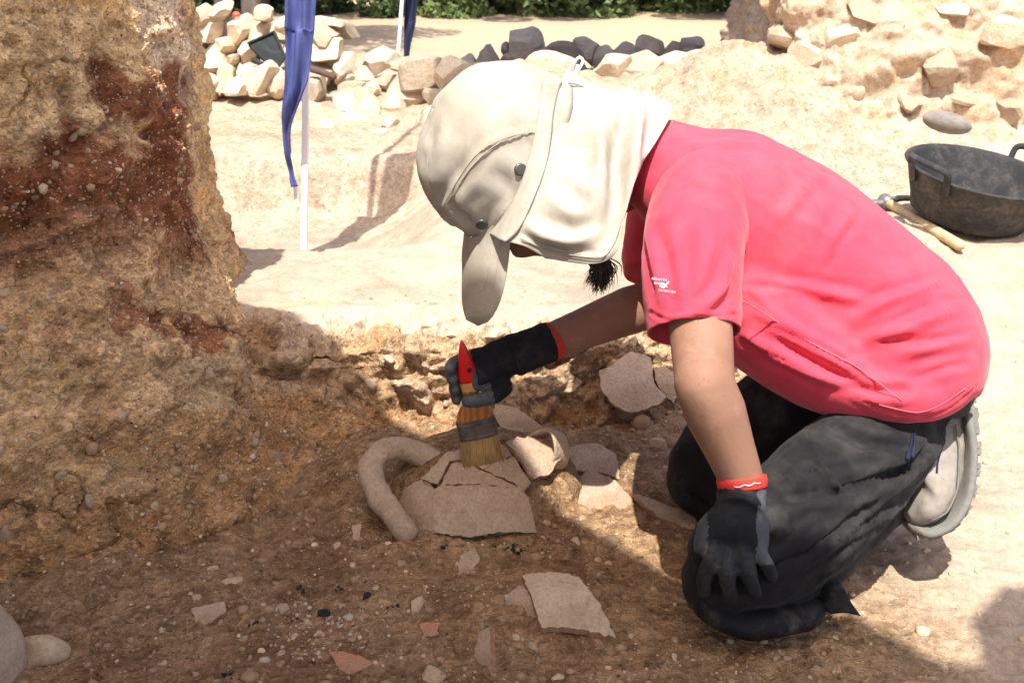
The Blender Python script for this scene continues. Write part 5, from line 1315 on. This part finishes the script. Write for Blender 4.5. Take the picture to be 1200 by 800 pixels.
# broken neck ring standing beside the wall sherds
rc = at(637, 524, 1.765); rax = nrm(cv(-.50, .22, .82)); rx = nrm(np.cross(rax, (0, 0, 1))); ry = np.cross(rax, rx)
rv = []; nr = 48
for (s, ra) in ((.012, .027), (.014, .0295), (.010, .0310), (-.012, .0300), (-.03, .031), (-.034, .030), (-.03, .026), (-.012, .0250), (.010, .0255)):
    for j in range(nr):
        th = 2 * math.pi * j / nr; k = 1 + .03 * math.sin(3 * th + 1); rv.append(rc + rax * (s + .006 * math.sin(2 * th)) + (rx * math.cos(th) + ry * math.sin(th)) * ra * k)
obj('neck_ring', (np.array(rv), [[i * nr + j, i * nr + (j + 1) % nr, ((i + 1) % 9) * nr + (j + 1) % nr, ((i + 1) % 9) * nr + j] for i in range(9) for j in range(nr)]), M_pot2, jar)
def plane_map(p0, nvec, bulge=.0, c=(0, 0), rad=60.0):
    p0 = np.asarray(p0); nv_ = nrm(nvec); o = np.array([0, 0, CAMZ])
    def f(px, py):
        d = at(px, py, 1.0) - o; t = ((p0 - o) @ nv_) / (d @ nv_); r2 = ((px - c[0]) ** 2 + (py - c[1]) ** 2) / rad ** 2
        return o + d * t - nv_ * bulge * r2, nv_
    return f
def loose(name, poly, nvec, lift, label, mat=None, thick=.008, bulge=.006, seed=0, cat='sherd', jag=.7, core_=None):
    P = np.array(poly); c = P.mean(0); lo = P[np.argmax(P[:, 1])]
    p0 = ground_hit(c[0], c[1])
    if 380 < c[1] < 520: p0 = min((p0, face_hit(c[0], c[1])), key=lambda q: q[1])
    p0 = p0 + np.array([0, 0, lift]); rad = np.linalg.norm(P - c, axis=1).max()
    o = sherd_obj(name, poly, plane_map(p0, nvec, bulge, c, rad), thick, mat or M_pot2, core_ or M_core, None, 100 + seed, jag); return tag(o, label, cat)
loose('pottery_sherd', [(703, 432), (716, 428), (740, 410), (762, 418), (766, 448), (780, 462), (770, 472), (740, 481), (722, 474), (706, 455)], (-.1, -.60, .80), .035, 'large beige sherd leaning on the bank under her arm', seed=1)
loose('pottery_sherd', [(766, 430), (785, 428), (800, 450), (790, 470), (772, 452)], (.1, -.6, .8), .022, 'smaller sherd tucked behind the large leaning sherd', M_pot, seed=2)
loose('pottery_sherd', [(668, 560), (690, 548), (720, 560), (740, 580), (736, 596), (706, 604), (690, 594), (668, 578)], (-.1, -.35, .94), .022, 'curved grey pink sherd right of the jar neck ring', M_pot, bulge=.012, seed=3)
loose('pottery_sherd', [(664, 520), (700, 518), (722, 530), (726, 556), (700, 552), (672, 548)], (.05, -.3, .95), .020, 'sunlit cream sherd between the neck ring and the arm shadow', seed=4, bulge=.010)
loose('pottery_sherd', [(614, 668), (646, 667), (678, 674), (700, 702), (722, 738), (680, 733), (636, 731), (626, 702)], (.05, -.30, .95), .030, 'big pale sherd with red broken edge on the trench floor', seed=5, bulge=.014, thick=.010)
loose('pottery_sherd', [(386, 763), (400, 762), (438, 775), (430, 780), (408, 790), (396, 782)], (0, -.3, .95), .010, 'orange clay sherd lying flat among white crumbs', M_potr, seed=6, bulge=.002, core_=M_potr)
loose('pottery_sherd', [(560, 740), (573, 735), (575, 770), (574, 800), (558, 800), (556, 768)], (-.75, -.45, .5), .020, 'upright narrow sherd set edgewise in the trench floor', M_pot, seed=7, bulge=.002)
loose('pottery_sherd', [(540, 650), (556, 640), (562, 654), (545, 684), (536, 676)], (.2, -.4, .9), .010, 'small brown sherd half sunk below the jar', M_pot, seed=8, bulge=.002)
loose('pottery_sherd', [(580, 470), (604, 478), (640, 500), (625, 506), (588, 500), (578, 486)], (-.2, -.5, .85), .030, 'dark sherd behind the brush bristles', M_pot, seed=9, bulge=.01)
loose('pottery_sherd', [(585, 500), (612, 500), (618, 512), (608, 524), (585, 518)], (-.1, -.6, .8), .028, 'brown sherd right behind the brush ferrule', M_pot, seed=10, bulge=.008)
loose('pottery_sherd', [(413, 615), (423, 614), (420, 644), (415, 646)], (-.6, -.6, .5), .008, 'thin pale sherd standing beside the jar handle', M_pot2, seed=11, bulge=.0)
loose('pottery_sherd', [(224, 712), (262, 704), (264, 715), (240, 732), (230, 728)], (-.1, -.4, .9), .008, 'flat tan sherd at the foot of the section', M_pot, seed=12, bulge=.002)
loose('pottery_sherd', [(590, 700), (606, 684), (622, 690), (626, 720), (600, 728)], (-.5, -.4, .75), .012, 'curved sherd edge half buried left of the big pale sherd', M_pot, seed=13, bulge=.006)
loose('pottery_sherd', [(740, 575), (800, 598), (826, 616), (815, 622), (770, 604)], (.1, -.2, .97), .004, 'long thin pale sherd lying in front of the far knee', seed=14, bulge=.002)
loose('pottery_sherd', [(492, 730), (512, 728), (514, 742), (498, 748)], (-.1, -.4, .9), .008, 'small brick red sherd near the white pebble', M_potr, seed=15, bulge=.001)
# rounded pot shoulder at the very edge of the trench
pb = ground_hit(-8, 790); q4 = q3 * np.array([.052, .07, .085]); q4[:, 0] *= (1 - .25 * np.clip(q3[:, 2], 0, 1)); q4 = q4 + (.0015 * fbm(q4 * 40, 3))[:, None]
pot = obj('smooth_boulder', (q4, f3), M_pot2); pot.location = Vector((pb + np.array([-.022, .01, .008])).tolist()); tag(pot, 'smooth rounded beige boulder standing in the trench corner', 'boulder')
sb_ = ground_hit(50, 768); shl = put_rock('shell_stone', sb_ + np.array([0, 0, .006]), (.034, .02, .022), None, M_pebble, (0, .2, .2), [rock_mesh('shell', 95, 3, 1, .06)], 0); tag(shl, 'pale pink rounded stone beside the smooth boulder', 'stone')

# ================================================================ bucket, pick, dustpan, small finds
M_rub = dusty('black_rubber', (.035, .036, .038), (.24, .21, .18), .45, .7, 14, 300)
bucket_c = at(1133, 250, 3.04); zax = nrm(cv(.12, .87, .48)); Rb = rot_to(zax, (1, 0, 0))
bz = float(ground_z(bucket_c[0], bucket_c[1])[0]); bucket_c[2] = max(bz + .02, bucket_c[2] - .02)
bucket = thing('rubber_bucket', 'black rubber builder bucket with two handles on the sunlit floor', 'bucket', tuple(bucket_c))
def bk(r, th, h): return bucket_c + Rb[0] * (r * math.cos(th)) + Rb[1] * (r * math.sin(th)) + Rb[2] * h
prof = [(.0, 0), (.140, 0), (.150, .006), (.158, .035), (.174, .078), (.187, .116), (.195, .122), (.199, .127), (.195, .131), (.188, .129), (.182, .120), (.168, .078), (.152, .035), (.141, .012), (.0, .010)]
nb = 64; bvv = [bk(r, 2 * math.pi * j / nb, h) for r, h in prof for j in range(nb)]
obj('tub', (np.array(bvv), [[i * nb + j, i * nb + (j + 1) % nb, (i + 1) * nb + (j + 1) % nb, (i + 1) * nb + j] for i in range(len(prof) - 1) for j in range(nb)]), M_rub, bucket)
for th in (R(208), R(30)):
    dth = .30
    P = [bk(.188, th - dth, .090), bk(.205, th - dth, .130), bk(.216, th - dth * .95, .156), bk(.224, th - dth * .55, .163), bk(.226, th, .164), bk(.224, th + dth * .55, .163), bk(.216, th + dth * .95, .156), bk(.205, th + dth, .130), bk(.188, th + dth, .090)]
    obj('handle', tube(P, .0085, 10, 5, power=.7), M_rub, bucket)
obj('moulded_mark', merge([box(bk(.158 + .0, R(262 + 4.2 * k), .045), (.004, .003, .008), np.stack([np.cross(Rb[2], nrm(bk(1, R(262 + 4.2 * k), 0) - bk(0, 0, 0))), nrm(bk(1, R(262 + 4.2 * k), 0) - bk(0, 0, 0)), Rb[2]])) for k in range(7)]), M_rub, bucket, False)
pk0 = on_z(1042, 238, .13); pk1 = on_z(1124, 289, .10)
for p in (pk0, pk1): p[2] = float(ground_z(p[0], p[1])[0]) + .022
pick = thing('hand_pick', 'small pick with pale wooden handle lying beside the bucket', 'pick', tuple((pk0 + pk1) / 2))
M_ash = simple('ash_handle', (.56, .40, .23), .7, 30, .3)
M_iron = simple('worn_iron', (.22, .22, .22), .5, 40, .4, .3, .002, .5, .5)
obj('handle', tube([pk0, pk0 * .6 + pk1 * .4, pk1], [.0125, .0130, .0140], 12, 6, round_ends=True), M_ash, pick)
pd_ = nrm(pk0 - pk1); sd = nrm(np.cross(pd_, (0, 0, 1)))
hd_ = obj('head', merge([tube([pk0 - pd_ * .005, pk0 + pd_ * .03], [.019, .021], 12, 2), tube([pk0 + pd_ * .014, pk0 + pd_ * .012 + sd * .05 + np.array([0, 0, .01]), pk0 - pd_ * .02 + sd * .13 + np.array([0, 0, .004])], [.018, .016, .010], 8, 4, flat=.5), tube([pk0 + pd_ * .014, pk0 + pd_ * .012 - sd * .06, pk0 - pd_ * .01 - sd * .11], [.018, .013, .004], 8, 4, flat=.6)]), M_iron, pick)
# dustpan on the stone wall
M_bp = dusty('black_plastic', (.022, .026, .026), (.12, .12, .11), .3, .55, 20, 300)
dp = [at(291, 52, 4.72), at(321, 39, 4.80), at(334, 68, 4.74), at(323, 84, 4.66)]
dpan = thing('dustpan', 'black plastic dustpan propped on the dry stone wall', 'dustpan', tuple(np.mean(dp, 0)))
nd = nrm(np.cross(dp[1] - dp[0], dp[3] - dp[0])); nd = nd if nd[1] < 0 else -nd
obj('pan', (np.array(dp + [p - nd * .012 for p in dp]), [[0, 1, 2, 3], [7, 6, 5, 4], [0, 4, 5, 1], [1, 5, 6, 2], [2, 6, 7, 3], [3, 7, 4, 0]]), M_bp, dpan, False)
for a, b in ((0, 1), (1, 2), (2, 3)): obj('rim', tube([dp[a] + nd * .006, dp[b] + nd * .006], .006, 8, 2, round_ends=True), M_bp, dpan)
obj('grip', tube([at(322, 82, 4.66), at(310, 77, 4.64), at(299, 71, 4.64)], [.016, .014, .016], 10, 4, flat=.7, round_ends=True), M_bp, dpan)
stk = tag(obj('wooden_stick', tube([at(352, 78, 4.6), at(372, 83, 4.58), at(391, 90, 4.56)], [.014, .015, .013], 10, 4, round_ends=True), simple('dark_wood', (.10, .06, .045), .8, 30, .4)), 'dark wooden stick lying on stones behind the blue cloth strip', 'stick')
cap_c = at(277, 18, 4.95); cq = q3[:] * np.array([.018, .018, .016]); cq[:, 2] = np.maximum(cq[:, 2], -.008)
tag(obj('red_cap', (cq + cap_c, f3), simple('red_plastic', (.72, .10, .05), .4, 20, .05)), 'small orange red cap sitting on top of the stone wall', 'cap')
